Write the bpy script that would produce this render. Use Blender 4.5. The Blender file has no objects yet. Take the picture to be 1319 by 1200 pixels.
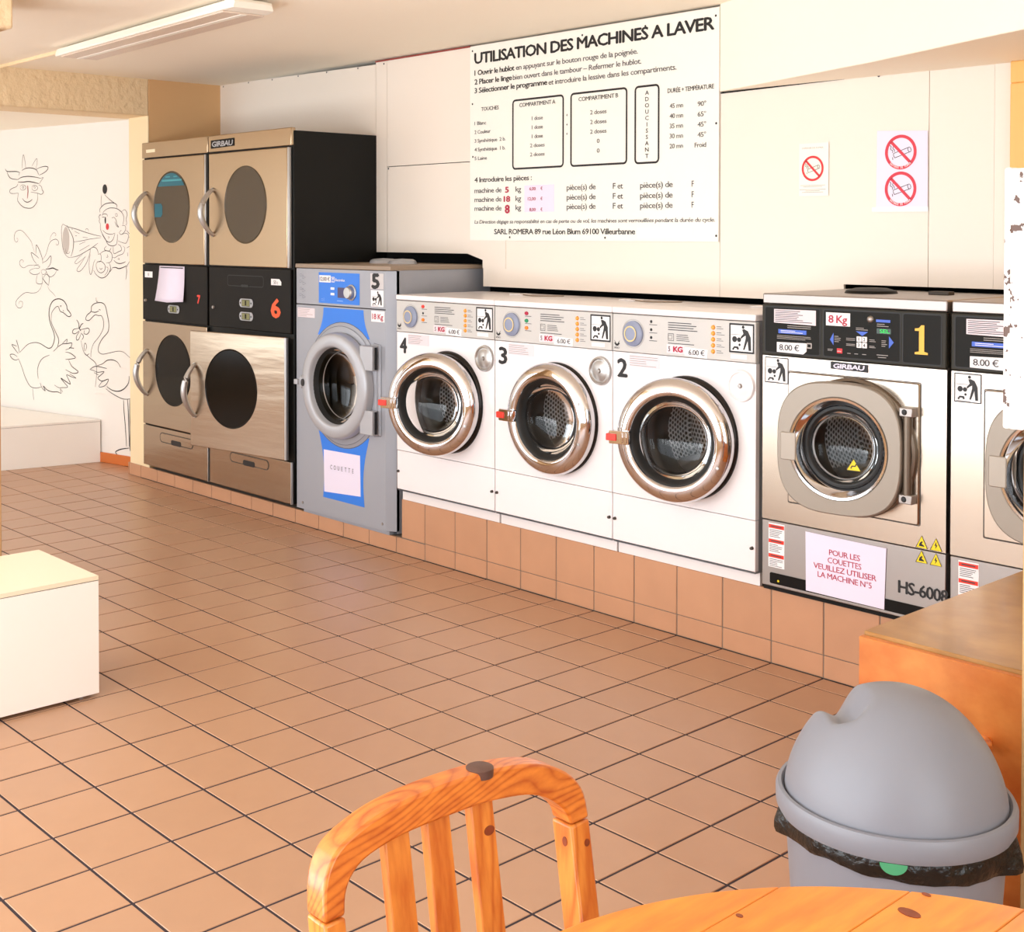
import bpy, bmesh, math, random
from mathutils import Vector, Matrix
from math import sin, cos, pi, radians
random.seed(7)
SC = bpy.context.scene
COL = SC.collection

# ---------------------------------------------------------------- camera, world, lights, exposure
CAM = Vector((2.1119, -3.4720, 1.4208))
cd = bpy.data.cameras.new('camera')
cam = bpy.data.objects.new('camera', cd)
COL.objects.link(cam)
cam.matrix_world = Matrix(((0.672114, -0.015187, 0.740292, CAM.x),
                           (0.740447, 0.012992, -0.671989, CAM.y),
                           (0.000588, 0.999800, 0.019977, CAM.z),
                           (0, 0, 0, 1)))
cd.sensor_width = 36.0
cd.sensor_fit = 'HORIZONTAL'
cd.lens = 1663.22 / 1319 * 36
cd.shift_x = 0.02676
cd.shift_y = -0.2011
cd.clip_start = 0.05
SC.camera = cam
SC.view_settings.view_transform = 'Standard'
SC.view_settings.look = 'None'
SC.view_settings.gamma = 1
SC.view_settings.use_curve_mapping = False
SC.view_settings.exposure = -0.08

w = bpy.data.worlds.new('daylight')
SC.world = w
w.use_nodes = True
w.node_tree.nodes['Background'].inputs[0].default_value = (0.85, 0.93, 1.0, 1)
w.node_tree.nodes['Background'].inputs[1].default_value = 2.5


def area(name, loc, rot, sx, sy, power, col=(1, 1, 1)):
    l = bpy.data.lights.new(name, 'AREA')
    l.shape = 'RECTANGLE'
    l.size = sx
    l.size_y = sy
    l.energy = power
    l.color = col
    o = bpy.data.objects.new(name, l)
    COL.objects.link(o)
    o.location = loc
    o.rotation_euler = rot
    return o


# daylight entering through the shop window (front) and through the glazed side wall (right)
area('shop_window_daylight', (-1.6, -4.0, 1.30), (radians(90), 0, 0), 6.2, 2.0, 95, (0.93, 0.965, 1.0))
area('added_ceiling_fill', (-2.0, -4.2, 0.25), (radians(128), 0, 0), 6.2, 1.2, 104, (0.97, 0.98, 1.0))  # added lamp, tilted upwards to brighten the ceiling
area('side_window_daylight', (3.45, -2.65, 1.35), (radians(90), 0, radians(90)), 2.1, 2.1, 24, (0.93, 0.965, 1.0))


area('added_alcove_fill', (-6.3, -4.0, 1.25), (radians(90), 0, 0), 2.0, 1.7, 27, (0.96, 0.98, 1.0))  # added lamp outside the alcove opening, brightens the wall with the drawings


# ---------------------------------------------------------------- materials
def lin(r, g, b):
    f = lambda c: (c / 255 / 12.92) if c / 255 <= 0.04045 else ((c / 255 + 0.055) / 1.055) ** 2.4
    return (f(r), f(g), f(b), 1)


def nd(nt, t, **k):
    n = nt.nodes.new(t)
    for a, v in k.items():
        setattr(n, a, v)
    return n


def mat(name, col, rough=0.5, metal=0.0, spec=0.5, bump=0.0, bscale=40.0, var=0.0, vscale=3.0, coat=0.0, emit=0.0,
        rnd=0.0, stretch=(1, 1, 1), bdist=0.002):
    m = bpy.data.materials.new(name)
    m.use_nodes = True
    nt = m.node_tree
    p = nt.nodes['Principled BSDF']
    if max(col[:3]) > 1.001:
        col = lin(*col[:3])
    col = (col[0], col[1], col[2], 1)
    p.inputs['Base Color'].default_value = col
    p.inputs['Roughness'].default_value = rough
    p.inputs['Metallic'].default_value = metal
    p.inputs['Specular IOR Level'].default_value = spec
    p.inputs['Coat Weight'].default_value = coat
    if emit:
        p.inputs['Emission Color'].default_value = col
        p.inputs['Emission Strength'].default_value = emit
    tc = nd(nt, 'ShaderNodeTexCoord')
    mp = nd(nt, 'ShaderNodeMapping')
    mp.inputs['Scale'].default_value = stretch
    nt.links.new(tc.outputs['Object'], mp.inputs['Vector'])
    if var or rnd:
        src = None
        hsv = nd(nt, 'ShaderNodeHueSaturation')
        hsv.inputs['Color'].default_value = col
        if var:
            n = nd(nt, 'ShaderNodeTexNoise')
            n.inputs['Scale'].default_value = vscale
            n.inputs['Detail'].default_value = 4
            nt.links.new(mp.outputs['Vector'], n.inputs['Vector'])
            mr = nd(nt, 'ShaderNodeMapRange')
            mr.inputs['From Min'].default_value = 0.3
            mr.inputs['From Max'].default_value = 0.7
            mr.inputs['To Min'].default_value = 1 - var
            mr.inputs['To Max'].default_value = 1 + var
            nt.links.new(n.outputs['Fac'], mr.inputs['Value'])
            src = mr.outputs['Result']
        if rnd:
            oi = nd(nt, 'ShaderNodeObjectInfo')
            mr2 = nd(nt, 'ShaderNodeMapRange')
            mr2.inputs['To Min'].default_value = 1 - rnd
            mr2.inputs['To Max'].default_value = 1 + rnd
            nt.links.new(oi.outputs['Random'], mr2.inputs['Value'])
            if src is not None:
                mu = nd(nt, 'ShaderNodeMath', operation='MULTIPLY')
                nt.links.new(src, mu.inputs[0])
                nt.links.new(mr2.outputs['Result'], mu.inputs[1])
                src = mu.outputs[0]
            else:
                src = mr2.outputs['Result']
        nt.links.new(src, hsv.inputs['Value'])
        nt.links.new(hsv.outputs['Color'], p.inputs['Base Color'])
    if bump:
        n = nd(nt, 'ShaderNodeTexNoise')
        n.inputs['Scale'].default_value = bscale
        n.inputs['Detail'].default_value = 5
        nt.links.new(mp.outputs['Vector'], n.inputs['Vector'])
        b = nd(nt, 'ShaderNodeBump')
        b.inputs['Strength'].default_value = bump
        b.inputs['Distance'].default_value = bdist
        nt.links.new(n.outputs['Fac'], b.inputs['Height'])
        nt.links.new(b.outputs['Normal'], p.inputs['Normal'])
    return m


def wood(name, c1, c2, knot, grain=(1, 1, 1), scale=14.0, rough=0.35, knots=2.5, coat=0.3, blotch=0.0, kfrac=0.1, contrast=0.55):
    m = bpy.data.materials.new(name)
    m.use_nodes = True
    nt = m.node_tree
    p = nt.nodes['Principled BSDF']
    tc = nd(nt, 'ShaderNodeTexCoord')
    mp = nd(nt, 'ShaderNodeMapping')
    mp.inputs['Scale'].default_value = grain
    nt.links.new(tc.outputs['Object'], mp.inputs['Vector'])
    n1 = nd(nt, 'ShaderNodeTexNoise')
    n1.inputs['Scale'].default_value = scale * 0.12
    n1.inputs['Detail'].default_value = 2
    nt.links.new(mp.outputs['Vector'], n1.inputs['Vector'])
    mu = nd(nt, 'ShaderNodeMath', operation='MULTIPLY')
    mu.inputs[1].default_value = scale * 1.6
    nt.links.new(n1.outputs['Fac'], mu.inputs[0])
    sn = nd(nt, 'ShaderNodeMath', operation='PINGPONG')
    sn.inputs[1].default_value = 0.5
    nt.links.new(mu.outputs[0], sn.inputs[0])
    n2 = nd(nt, 'ShaderNodeTexNoise')
    n2.inputs['Scale'].default_value = scale * 3
    n2.inputs['Detail'].default_value = 6
    nt.links.new(mp.outputs['Vector'], n2.inputs['Vector'])
    pw = nd(nt, 'ShaderNodeMath', operation='POWER')
    m2 = nd(nt, 'ShaderNodeMath', operation='MULTIPLY')
    m2.inputs[1].default_value = 2.0
    nt.links.new(sn.outputs[0], m2.inputs[0])
    nt.links.new(m2.outputs[0], pw.inputs[0])
    pw.inputs[1].default_value = 2.4
    sc2 = nd(nt, 'ShaderNodeMath', operation='MULTIPLY')
    sc2.inputs[1].default_value = contrast
    nt.links.new(pw.outputs[0], sc2.inputs[0])
    ad = nd(nt, 'ShaderNodeMath', operation='ADD')
    nt.links.new(sc2.outputs[0], ad.inputs[0])
    nt.links.new(n2.outputs['Fac'], ad.inputs[1])
    cr = nd(nt, 'ShaderNodeValToRGB')
    cr.color_ramp.elements[0].position = 0.35
    cr.color_ramp.elements[0].color = lin(*c1)
    cr.color_ramp.elements[1].position = 1.05
    cr.color_ramp.elements[1].color = lin(*c2)
    nt.links.new(ad.outputs[0], cr.inputs['Fac'])
    out = cr.outputs['Color']
    if blotch:
        n3 = nd(nt, 'ShaderNodeTexNoise')
        n3.inputs['Scale'].default_value = 4.0
        n3.inputs['Detail'].default_value = 6
        n3.inputs['Distortion'].default_value = 0.6
        nt.links.new(tc.outputs['Object'], n3.inputs['Vector'])
        mr = nd(nt, 'ShaderNodeMapRange')
        mr.inputs['From Min'].default_value = 0.42
        mr.inputs['From Max'].default_value = 0.66
        mr.inputs['To Max'].default_value = blotch
        nt.links.new(n3.outputs['Fac'], mr.inputs['Value'])
        mx0 = nd(nt, 'ShaderNodeMix', data_type='RGBA')
        mx0.inputs['B'].default_value = lin(*[int(v * 0.8) for v in c2])
        nt.links.new(mr.outputs['Result'], mx0.inputs['Factor'])
        nt.links.new(out, mx0.inputs['A'])
        out = mx0.outputs['Result']
    if knots:
        vo = nd(nt, 'ShaderNodeTexVoronoi')
        vo.inputs['Scale'].default_value = knots
        nt.links.new(tc.outputs['Object'], vo.inputs['Vector'])
        mr = nd(nt, 'ShaderNodeMapRange')
        mr.inputs['From Min'].default_value = kfrac
        mr.inputs['From Max'].default_value = kfrac * 0.45
        nt.links.new(vo.outputs['Distance'], mr.inputs['Value'])
        mx = nd(nt, 'ShaderNodeMix', data_type='RGBA')
        mx.inputs['B'].default_value = lin(*knot)
        nt.links.new(mr.outputs['Result'], mx.inputs['Factor'])
        nt.links.new(out, mx.inputs['A'])
        out = mx.outputs['Result']
    nt.links.new(out, p.inputs['Base Color'])
    p.inputs['Roughness'].default_value = rough
    p.inputs['Coat Weight'].default_value = coat
    p.inputs['Coat Roughness'].default_value = 0.15
    b = nd(nt, 'ShaderNodeBump')
    b.inputs['Strength'].default_value = 0.08
    b.inputs['Distance'].default_value = 0.001
    nt.links.new(ad.outputs[0], b.inputs['Height'])
    nt.links.new(b.outputs['Normal'], p.inputs['Normal'])
    return m


def glass(name, tint=(1, 1, 1), refl=0.5, rough=0.03, ior=1.5):
    m = bpy.data.materials.new(name)
    m.use_nodes = True
    nt = m.node_tree
    nt.nodes.clear()
    o = nd(nt, 'ShaderNodeOutputMaterial')
    mx = nd(nt, 'ShaderNodeMixShader')
    t = nd(nt, 'ShaderNodeBsdfTransparent')
    t.inputs[0].default_value = (*tint, 1)
    g = nd(nt, 'ShaderNodeBsdfGlossy')
    g.inputs['Roughness'].default_value = rough
    fr = nd(nt, 'ShaderNodeFresnel')
    fr.inputs[0].default_value = ior
    nt.links.new(fr.outputs[0], mx.inputs[0])
    nt.links.new(t.outputs[0], mx.inputs[1])
    nt.links.new(g.outputs[0], mx.inputs[2])
    nt.links.new(mx.outputs[0], o.inputs[0])
    return m


def dotted(name, col, hole, period=0.022, rad=0.34, rough=0.3):
    """perforated drum steel: round holes in staggered rows (flat pattern on a real drum back)"""
    m = bpy.data.materials.new(name)
    m.use_nodes = True
    nt = m.node_tree
    p = nt.nodes['Principled BSDF']
    p.inputs['Metallic'].default_value = 0.35
    p.inputs['Roughness'].default_value = rough
    uv = nd(nt, 'ShaderNodeUVMap')
    br = nd(nt, 'ShaderNodeSeparateXYZ')
    nt.links.new(uv.outputs[0], br.inputs[0])

    def M(op, a, b=None):
        n = nd(nt, 'ShaderNodeMath', operation=op)
        for i, v in enumerate((a, b)):
            if v is None:
                continue
            if isinstance(v, (int, float)):
                n.inputs[i].default_value = v
            else:
                nt.links.new(v, n.inputs[i])
        return n.outputs[0]
    y = M('DIVIDE', br.outputs['Y'], period * 0.866)
    row = M('FLOOR', y)
    odd = M('MULTIPLY', M('MODULO', M('ABSOLUTE', row), 2.0), 0.5)
    x = M('ADD', M('DIVIDE', br.outputs['X'], period), odd)
    fx = M('SUBTRACT', M('FRACT', M('ADD', x, 1000.0)), 0.5)
    fy = M('MULTIPLY', M('SUBTRACT', M('FRACT', M('ADD', y, 1000.0)), 0.5), 0.866)
    d = M('SQRT', M('ADD', M('MULTIPLY', fx, fx), M('MULTIPLY', fy, fy)))
    s = M('LESS_THAN', d, rad)
    mx = nd(nt, 'ShaderNodeMix', data_type='RGBA')
    mx.inputs['A'].default_value = lin(*col)
    mx.inputs['B'].default_value = lin(*hole)
    nt.links.new(s, mx.inputs['Factor'])
    nt.links.new(mx.outputs['Result'], p.inputs['Base Color'])
    return m


M = {}
M['ceiling'] = mat('cream_ceiling_paint', (254, 243, 224), 0.85, bump=0.25, bscale=14, bdist=0.004)
M['plaster'] = mat('rough_cream_plaster', (238, 212, 172), 0.9, bump=0.9, bscale=26, bdist=0.012)
M['side_wall'] = mat('tan_shaded_wall', (222, 178, 128), 0.85, bump=0.2, bscale=20)  # the tan is shadow on this wall, put into its colour
M['panel'] = mat('cream_wall_panel', (238, 226, 213), 0.5, spec=0.35)
M['mural_wall'] = mat('white_painted_wall', (240, 233, 225), 0.8, bump=0.1, bscale=10)
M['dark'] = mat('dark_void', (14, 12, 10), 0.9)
M['grout'] = mat('dark_floor_grout', (54, 42, 48), 0.9, bump=0.3, bscale=80)
M['grout_light'] = mat('grey_tile_grout', (128, 112, 98), 0.9)
M['tile'] = mat('terracotta_floor_tile', (187, 144, 113), 0.33, spec=0.5, var=0.05, vscale=5, rnd=0.03, bump=0.04, bscale=30)
M['plinth_tile'] = mat('terracotta_plinth_tile', (194, 144, 110), 0.42, var=0.04, vscale=7, rnd=0.03)
M['orange_base'] = mat('orange_skirting_paint', (208, 112, 48), 0.5)
M['white_lam'] = mat('white_laminate', (248, 243, 236), 0.35, var=0.01)
M['dark_edge'] = mat('dark_edge_band', (70, 62, 55), 0.6)
M['white_enamel'] = mat('white_enamel', (240, 233, 233), 0.28, coat=0.2)
M['white_kick'] = mat('white_plastic', (236, 230, 228), 0.4)
M['panel_grey'] = mat('pale_grey_panel', (200, 197, 193), 0.4)
M['steel'] = mat('brushed_stainless', (194, 182, 168), 0.27, metal=1.0, bump=0.02, bscale=6, stretch=(1, 1, 60), bdist=0.001)
M['steel_dry'] = mat('brushed_dryer_steel', (186, 164, 136), 0.27, metal=1.0, bump=0.02, bscale=6, stretch=(1, 1, 60), bdist=0.001)
M['steel_lo'] = mat('brushed_stainless_wavy', (180, 162, 142), 0.24, metal=1.0, bump=0.3, bscale=2.2, stretch=(0.35, 1, 2.2), bdist=0.02)
M['steel_satin'] = mat('satin_steel', (166, 160, 156), 0.42, metal=0.9)
M['chrome'] = mat('polished_chrome', (214, 212, 214), 0.06, metal=1.0)
M['alu'] = mat('cast_aluminium', (184, 182, 180), 0.33, metal=0.85)
M['bronze'] = mat('dark_bronze_steel', (112, 100, 88), 0.35, metal=0.8)
M['silver_paint'] = mat('silver_grey_plastic', (176, 177, 182), 0.35, metal=0.25)
M['grey5'] = mat('blue_grey_enamel', (160, 162, 170), 0.42, metal=0.15)
M['grey_top'] = mat('tan_grey_top', (150, 132, 114), 0.5)
M['black_enamel'] = mat('black_enamel', (10, 11, 9), 0.5, spec=0.25)
M['black_panel'] = mat('black_control_panel', (14, 10, 7), 0.45, spec=0.15)
M['rubber'] = mat('black_rubber', (14, 14, 13), 0.5)
M['char'] = mat('charcoal_plastic', (26, 25, 22), 0.5, spec=0.15)
M['char2'] = mat('charcoal_frame_plastic', (50, 48, 42), 0.5, spec=0.2)
M['blue'] = mat('bright_blue_print', (42, 122, 224), 0.45)
M['blue2'] = mat('key_blue_print', (62, 100, 205), 0.45)
M['white'] = mat('white_paper', (244, 240, 240), 0.7)
M['lilac'] = mat('lilac_white_paper', (232, 222, 240), 0.6)
M['pinkpaper'] = mat('pale_pink_sticker', (232, 216, 220), 0.6)
M['black'] = mat('black_ink', (18, 16, 18), 0.5)
M['grey_ink'] = mat('grey_ink', (66, 64, 68), 0.6)
M['pale_ink'] = mat('pale_grey_ink', (168, 160, 156), 0.6)
M['mural_ink'] = mat('mural_black_paint', (16, 14, 16), 0.7)
M['mural_grey'] = mat('mural_grey_wash', (196, 186, 178), 0.8)
M['crimson'] = mat('crimson_ink', (178, 22, 62), 0.5)
M['red'] = mat('red_ink', (212, 24, 34), 0.45)
M['sign_red'] = mat('no_smoking_red', (212, 40, 62), 0.5)
M['red_btn'] = mat('red_plastic', (225, 48, 28), 0.35)
M['orange_num'] = mat('orange_red_vinyl', (232, 84, 26), 0.45)
M['yellow_num'] = mat('yellow_vinyl', (238, 184, 60), 0.45)
M['yellow'] = mat('warning_yellow', (240, 212, 20), 0.45)
M['orange'] = mat('orange_plastic', (240, 160, 60), 0.4)
M['orange2'] = mat('orange_lens', (240, 130, 20), 0.35)
M['green'] = mat('green_lens', (20, 140, 90), 0.35)
M['dialblue'] = mat('slate_blue_plastic', (140, 148, 172), 0.4)
M['dialyellow'] = mat('pale_yellow_ring', (236, 208, 140), 0.4)
M['led'] = mat('green_led_digits', (40, 220, 90), 0.5, emit=0.45)
M['led_bg'] = mat('dark_green_display', (10, 50, 30), 0.3)
M['lcd'] = mat('olive_lcd', (122, 122, 74), 0.3)
M['violet'] = mat('violet_display', (60, 48, 92), 0.3)
M['teal'] = mat('teal_sticker', (10, 96, 112), 0.5)
M['drum'] = dotted('perforated_drum_steel', (206, 204, 204), (10, 10, 10), period=0.0185, rad=0.33)
M['drum_plain'] = mat('drum_steel', (170, 168, 166), 0.3, metal=0.8)
M['drum_dark'] = mat('dark_drum', (44, 38, 32), 0.5, metal=0.3)
M['smoked'] = mat('smoked_glass', (22, 16, 9), 0.12, spec=0.12)
M['smoked_up'] = mat('bronze_smoked_glass', (68, 54, 32), 0.16, spec=0.4)
M['glass'] = glass('door_glass', (0.95, 0.96, 0.96), ior=1.35)
M['glass_dark'] = glass('dark_door_glass', (0.42, 0.40, 0.34), ior=1.2)
M['pine'] = wood('varnished_pine', (226, 132, 48), (176, 78, 18), (120, 50, 14), grain=(1, 0.35, 1), contrast=0.42, scale=32, knots=5, kfrac=0.035)
M['pine_post'] = wood('varnished_pine_post', (228, 142, 56), (196, 100, 28), (120, 46, 14), grain=(2.2, 2.2, 0.3), scale=18, knots=4.0, kfrac=0.05)
M['pine_table'] = wood('varnished_pine_tabletop', (232, 144, 38), (214, 108, 20), (130, 56, 10), grain=(3, 0.5, 3), scale=9, knots=3.2, rough=0.3, kfrac=0.07, contrast=0.25)
M['ply'] = wood('orange_plywood', (228, 144, 72), (196, 96, 32), (110, 60, 24), grain=(1, 1, 1.2), scale=6, knots=3.0, blotch=0.5, coat=0.1, kfrac=0.03)
M['ply_top'] = wood('worn_plywood_top', (196, 146, 84), (172, 120, 62), (80, 50, 26), grain=(1, 1, 1), scale=5, knots=3.5, blotch=0.6, coat=0.25, rough=0.3, kfrac=0.03)
M['knot'] = mat('dark_wood_knot', (92, 62, 52), 0.5, var=0.15, vscale=60)
M['reddark'] = mat('dark_red_wood', (96, 26, 12), 0.5)
M['post'] = mat('rough_cream_post', (206, 168, 118), 0.9, bump=0.6, bscale=120, bdist=0.004)
M['bin'] = mat('grey_bin_plastic', (132, 133, 141), 0.42, var=0.01, bump=0.02, bscale=200)
M['bag'] = mat('black_bin_liner', (11, 11, 10), 0.25, bump=1.0, bscale=34, bdist=0.012)
M['greenbag'] = mat('green_liner_patch', (70, 150, 105), 0.5)
M['orange_frame'] = mat('orange_stained_wood', (242, 184, 104), 0.5, var=0.05, stretch=(6, 6, 0.5))
M['lamp_white'] = mat('white_lamp_housing', (250, 244, 232), 0.4)
M['prism'] = mat('prismatic_diffuser', (226, 206, 188), 0.35, bump=0.8, bscale=160, bdist=0.004)
M['conduit'] = mat('cream_conduit', (244, 220, 180), 0.5)


def rusty():
    m = mat('chipped_white_paint', (250, 246, 242), 0.4)
    nt = m.node_tree
    p = nt.nodes['Principled BSDF']
    tc = nd(nt, 'ShaderNodeTexCoord')
    n = nd(nt, 'ShaderNodeTexNoise')
    n.inputs['Scale'].default_value = 38
    n.inputs['Detail'].default_value = 5
    nt.links.new(tc.outputs['Object'], n.inputs['Vector'])
    cr = nd(nt, 'ShaderNodeValToRGB')
    cr.color_ramp.elements[0].position = 0.60
    cr.color_ramp.elements[0].color = lin(250, 246, 242)
    cr.color_ramp.elements[1].position = 0.615
    cr.color_ramp.elements[1].color = lin(96, 66, 52)
    nt.links.new(n.outputs['Fac'], cr.inputs['Fac'])
    nt.links.new(cr.outputs['Color'], p.inputs['Base Color'])
    return m


M['rusty'] = rusty()


# ---------------------------------------------------------------- mesh helpers
def finish(me, smooth=True, ang=32):
    for p in me.polygons:
        p.use_smooth = smooth
    if smooth:
        me.set_sharp_from_angle(angle=radians(ang))


def link(name, me, parent=None, mats=(), loc=None, rz=0.0):
    o = bpy.data.objects.new(name, me)
    COL.objects.link(o)
    if me is not None:
        for m in mats:
            me.materials.append(M[m] if isinstance(m, str) else m)
    if parent is not None:
        o.parent = parent
    if loc is not None:
        o.location = loc
    if rz:
        o.rotation_euler = (0, 0, rz)
    return o


class B:
    """collects primitives, then links them as one mesh object"""

    def __init__(s):
        s.bm = bmesh.new()

    def box(s, x0, x1, y0, y1, z0, z1, skip=()):
        v = [s.bm.verts.new(c) for c in ((x0, y0, z0), (x1, y0, z0), (x1, y1, z0), (x0, y1, z0),
                                         (x0, y0, z1), (x1, y0, z1), (x1, y1, z1), (x0, y1, z1))]
        F = {'bottom': (0, 3, 2, 1), 'top': (4, 5, 6, 7), 'front': (0, 1, 5, 4), 'right': (1, 2, 6, 5),
             'back': (2, 3, 7, 6), 'left': (3, 0, 4, 7)}
        for k, f in F.items():
            if k not in skip:
                s.bm.faces.new([v[i] for i in f])
        return s

    def prism(s, poly, y0, y1):
        """poly in (x, z), counter-clockwise seen from the front (-Y); from y0 (front) to y1"""
        a = [s.bm.verts.new((x, y0, z)) for x, z in poly]
        b = [s.bm.verts.new((x, y1, z)) for x, z in poly]
        n = len(poly)
        fs = [s.bm.faces.new(a), s.bm.faces.new(b[::-1])]
        for i in range(n):
            s.bm.faces.new([a[i], b[i], b[(i + 1) % n], a[(i + 1) % n]])
        return s

    def prism_z(s, poly, z0, z1):
        a = [s.bm.verts.new((x, y, z0)) for x, y in poly]
        b = [s.bm.verts.new((x, y, z1)) for x, y in poly]
        n = len(poly)
        s.bm.faces.new(a[::-1])
        s.bm.faces.new(b)
        for i in range(n):
            s.bm.faces.new([a[i], a[(i + 1) % n], b[(i + 1) % n], b[i]])
        return s

    def loft(s, rings, close=True, caps=True):
        rs = [[s.bm.verts.new(c) for c in r] for r in rings]
        n = len(rs[0])
        for a, b in zip(rs, rs[1:]):
            for i in range(n if close else n - 1):
                s.bm.faces.new([a[i], a[(i + 1) % n], b[(i + 1) % n], b[i]])
        if caps:
            s.bm.faces.new(rs[0][::-1])
            s.bm.faces.new(rs[-1])
        return s

    def lathe_y(s, cx, cz, prof, n=48, sx=1.0, sz=1.0):
        """profile [(r, y)...] turned about the Y axis through (cx, cz)"""
        rings = []
        for r, y in prof:
            if r < 1e-6:
                rings.append([s.bm.verts.new((cx, y, cz))])
            else:
                rings.append([s.bm.verts.new((cx + sx * r * cos(2 * pi * i / n), y, cz + sz * r * sin(2 * pi * i / n)))
                              for i in range(n)])
        for a, b in zip(rings, rings[1:]):
            s._bridge(a, b, n)
        return s

    def lathe_z(s, cx, cy, prof, n=48):
        rings = []
        for r, z in prof:
            if r < 1e-6:
                rings.append([s.bm.verts.new((cx, cy, z))])
            else:
                rings.append([s.bm.verts.new((cx + r * cos(2 * pi * i / n), cy + r * sin(2 * pi * i / n), z))
                              for i in range(n)])
        for a, b in zip(rings, rings[1:]):
            s._bridge(a, b, n)
        return s

    def _bridge(s, a, b, n):
        if len(a) == 1 and len(b) == 1:
            return
        for i in range(n):
            j = (i + 1) % n
            if len(a) == 1:
                s.bm.faces.new([a[0], b[i], b[j]])
            elif len(b) == 1:
                s.bm.faces.new([a[i], b[0], a[j]])
            else:
                s.bm.faces.new([a[i], b[i], b[j], a[j]])

    def tube(s, path, r, n=10, caps=True, rs=None):
        P = [Vector(p) for p in path]
        rings = []
        up = Vector((0.12, 0.35, 0.93))
        for i, p in enumerate(P):
            t = (P[min(i + 1, len(P) - 1)] - P[max(i - 1, 0)]).normalized()
            a = t.cross(up).normalized()
            b = t.cross(a).normalized()
            rr = rs[i] if rs else r
            rings.append([tuple(p + rr * (a * cos(2 * pi * k / n) + b * sin(2 * pi * k / n))) for k in range(n)])
        return s.loft(rings, True, caps)

    def plate_hole(s, x0, x1, z0, z1, cx, cz, r, y, depth=0.0, n=48, sq=2.0, rx=None, rz=None):
        """flat plate at y with a round (or squircle) hole; the hole edge turns back by depth"""
        rx = rx or r
        rz = rz or r
        inner, outer = [], []
        angs = [2 * pi * i / n for i in range(n)]
        corn = []
        for (X, Z) in ((x1, z1), (x0, z1), (x0, z0), (x1, z0)):
            corn.append(math.atan2(Z - cz, X - cx) % (2 * pi))
        # snap nearest angles to corners
        for c in corn:
            k = min(range(n), key=lambda i: abs((angs[i] - c + pi) % (2 * pi) - pi))
            angs[k] = c
        for a in angs:
            ca, sa = cos(a), sin(a)
            q = (abs(ca) ** sq + abs(sa) ** sq) ** (-1 / sq)
            inner.append((cx + rx * q * ca, cz + rz * q * sa))
            t = 1e9
            if ca > 1e-9: t = min(t, (x1 - cx) / ca)
            if ca < -1e-9: t = min(t, (x0 - cx) / ca)
            if sa > 1e-9: t = min(t, (z1 - cz) / sa)
            if sa < -1e-9: t = min(t, (z0 - cz) / sa)
            outer.append((cx + t * ca, cz + t * sa))
        vi = [s.bm.verts.new((x, y, z)) for x, z in inner]
        vo = [s.bm.verts.new((x, y, z)) for x, z in outer]
        for i in range(n):
            j = (i + 1) % n
            s.bm.faces.new([vo[i], vi[i], vi[j], vo[j]])
        if depth:
            vb = [s.bm.verts.new((x, y + depth, z)) for x, z in inner]
            for i in range(n):
                j = (i + 1) % n
                s.bm.faces.new([vi[i], vb[i], vb[j], vi[j]])
        return s

    def build(s, name, mats, parent=None, bevel=0.0, seg=2, smooth=True, loc=None, rz=0.0, tri=False, ang=32, recalc=True):
        if recalc:
            bmesh.ops.recalc_face_normals(s.bm, faces=s.bm.faces[:])
        if tri:
            bmesh.ops.triangulate(s.bm, faces=s.bm.faces[:])
        me = bpy.data.meshes.new(name)
        s.bm.to_mesh(me)
        s.bm.free()
        finish(me, smooth, ang)
        if not isinstance(mats, (tuple, list)):
            mats = (mats,)
        o = link(name, me, parent, mats, loc, rz)
        if bevel:
            bv = o.modifiers.new('bevel', 'BEVEL')
            bv.width = bevel
            bv.segments = seg
            bv.limit_method = 'ANGLE'
            bv.angle_limit = radians(40)
            bv.harden_normals = False
        return o


def rrect(x0, x1, z0, z1, r, n=5, rr=None):
    """rounded rectangle, counter-clockwise"""
    r = min(r, (x1 - x0) / 2 - 1e-5, (z1 - z0) / 2 - 1e-5)
    out = []
    for cx, cz, a0 in ((x1 - r, z0 + r, -pi / 2), (x1 - r, z1 - r, 0), (x0 + r, z1 - r, pi / 2), (x0 + r, z0 + r, pi)):
        for i in range(n + 1):
            a = a0 + (pi / 2) * i / n
            out.append((cx + r * cos(a), cz + r * sin(a)))
    return out


def squircle(cx, cz, rx, rz, p=3.2, n=64):
    out = []
    for i in range(n):
        a = 2 * pi * i / n
        c, s_ = cos(a), sin(a)
        out.append((cx + rx * abs(c) ** (2 / p) * (1 if c >= 0 else -1), cz + rz * abs(s_) ** (2 / p) * (1 if s_ >= 0 else -1)))
    return out


def smooth_path(pts, k=4):
    if len(pts) < 3:
        return pts
    P = [pts[0]] + list(pts) + [pts[-1]]
    out = []
    for i in range(1, len(P) - 2):
        p0, p1, p2, p3 = P[i - 1], P[i], P[i + 1], P[i + 2]
        for j in range(k):
            t = j / k
            out.append(tuple(0.5 * ((2 * p1[c]) + (-p0[c] + p2[c]) * t + (2 * p0[c] - 5 * p1[c] + 4 * p2[c] - p3[c]) * t * t
                                    + (-p0[c] + 3 * p1[c] - 3 * p2[c] + p3[c]) * t ** 3) for c in range(len(p1))))
    out.append(tuple(pts[-1]))
    return out


# lettering: text turned into flat mesh
_tc = {}


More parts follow.
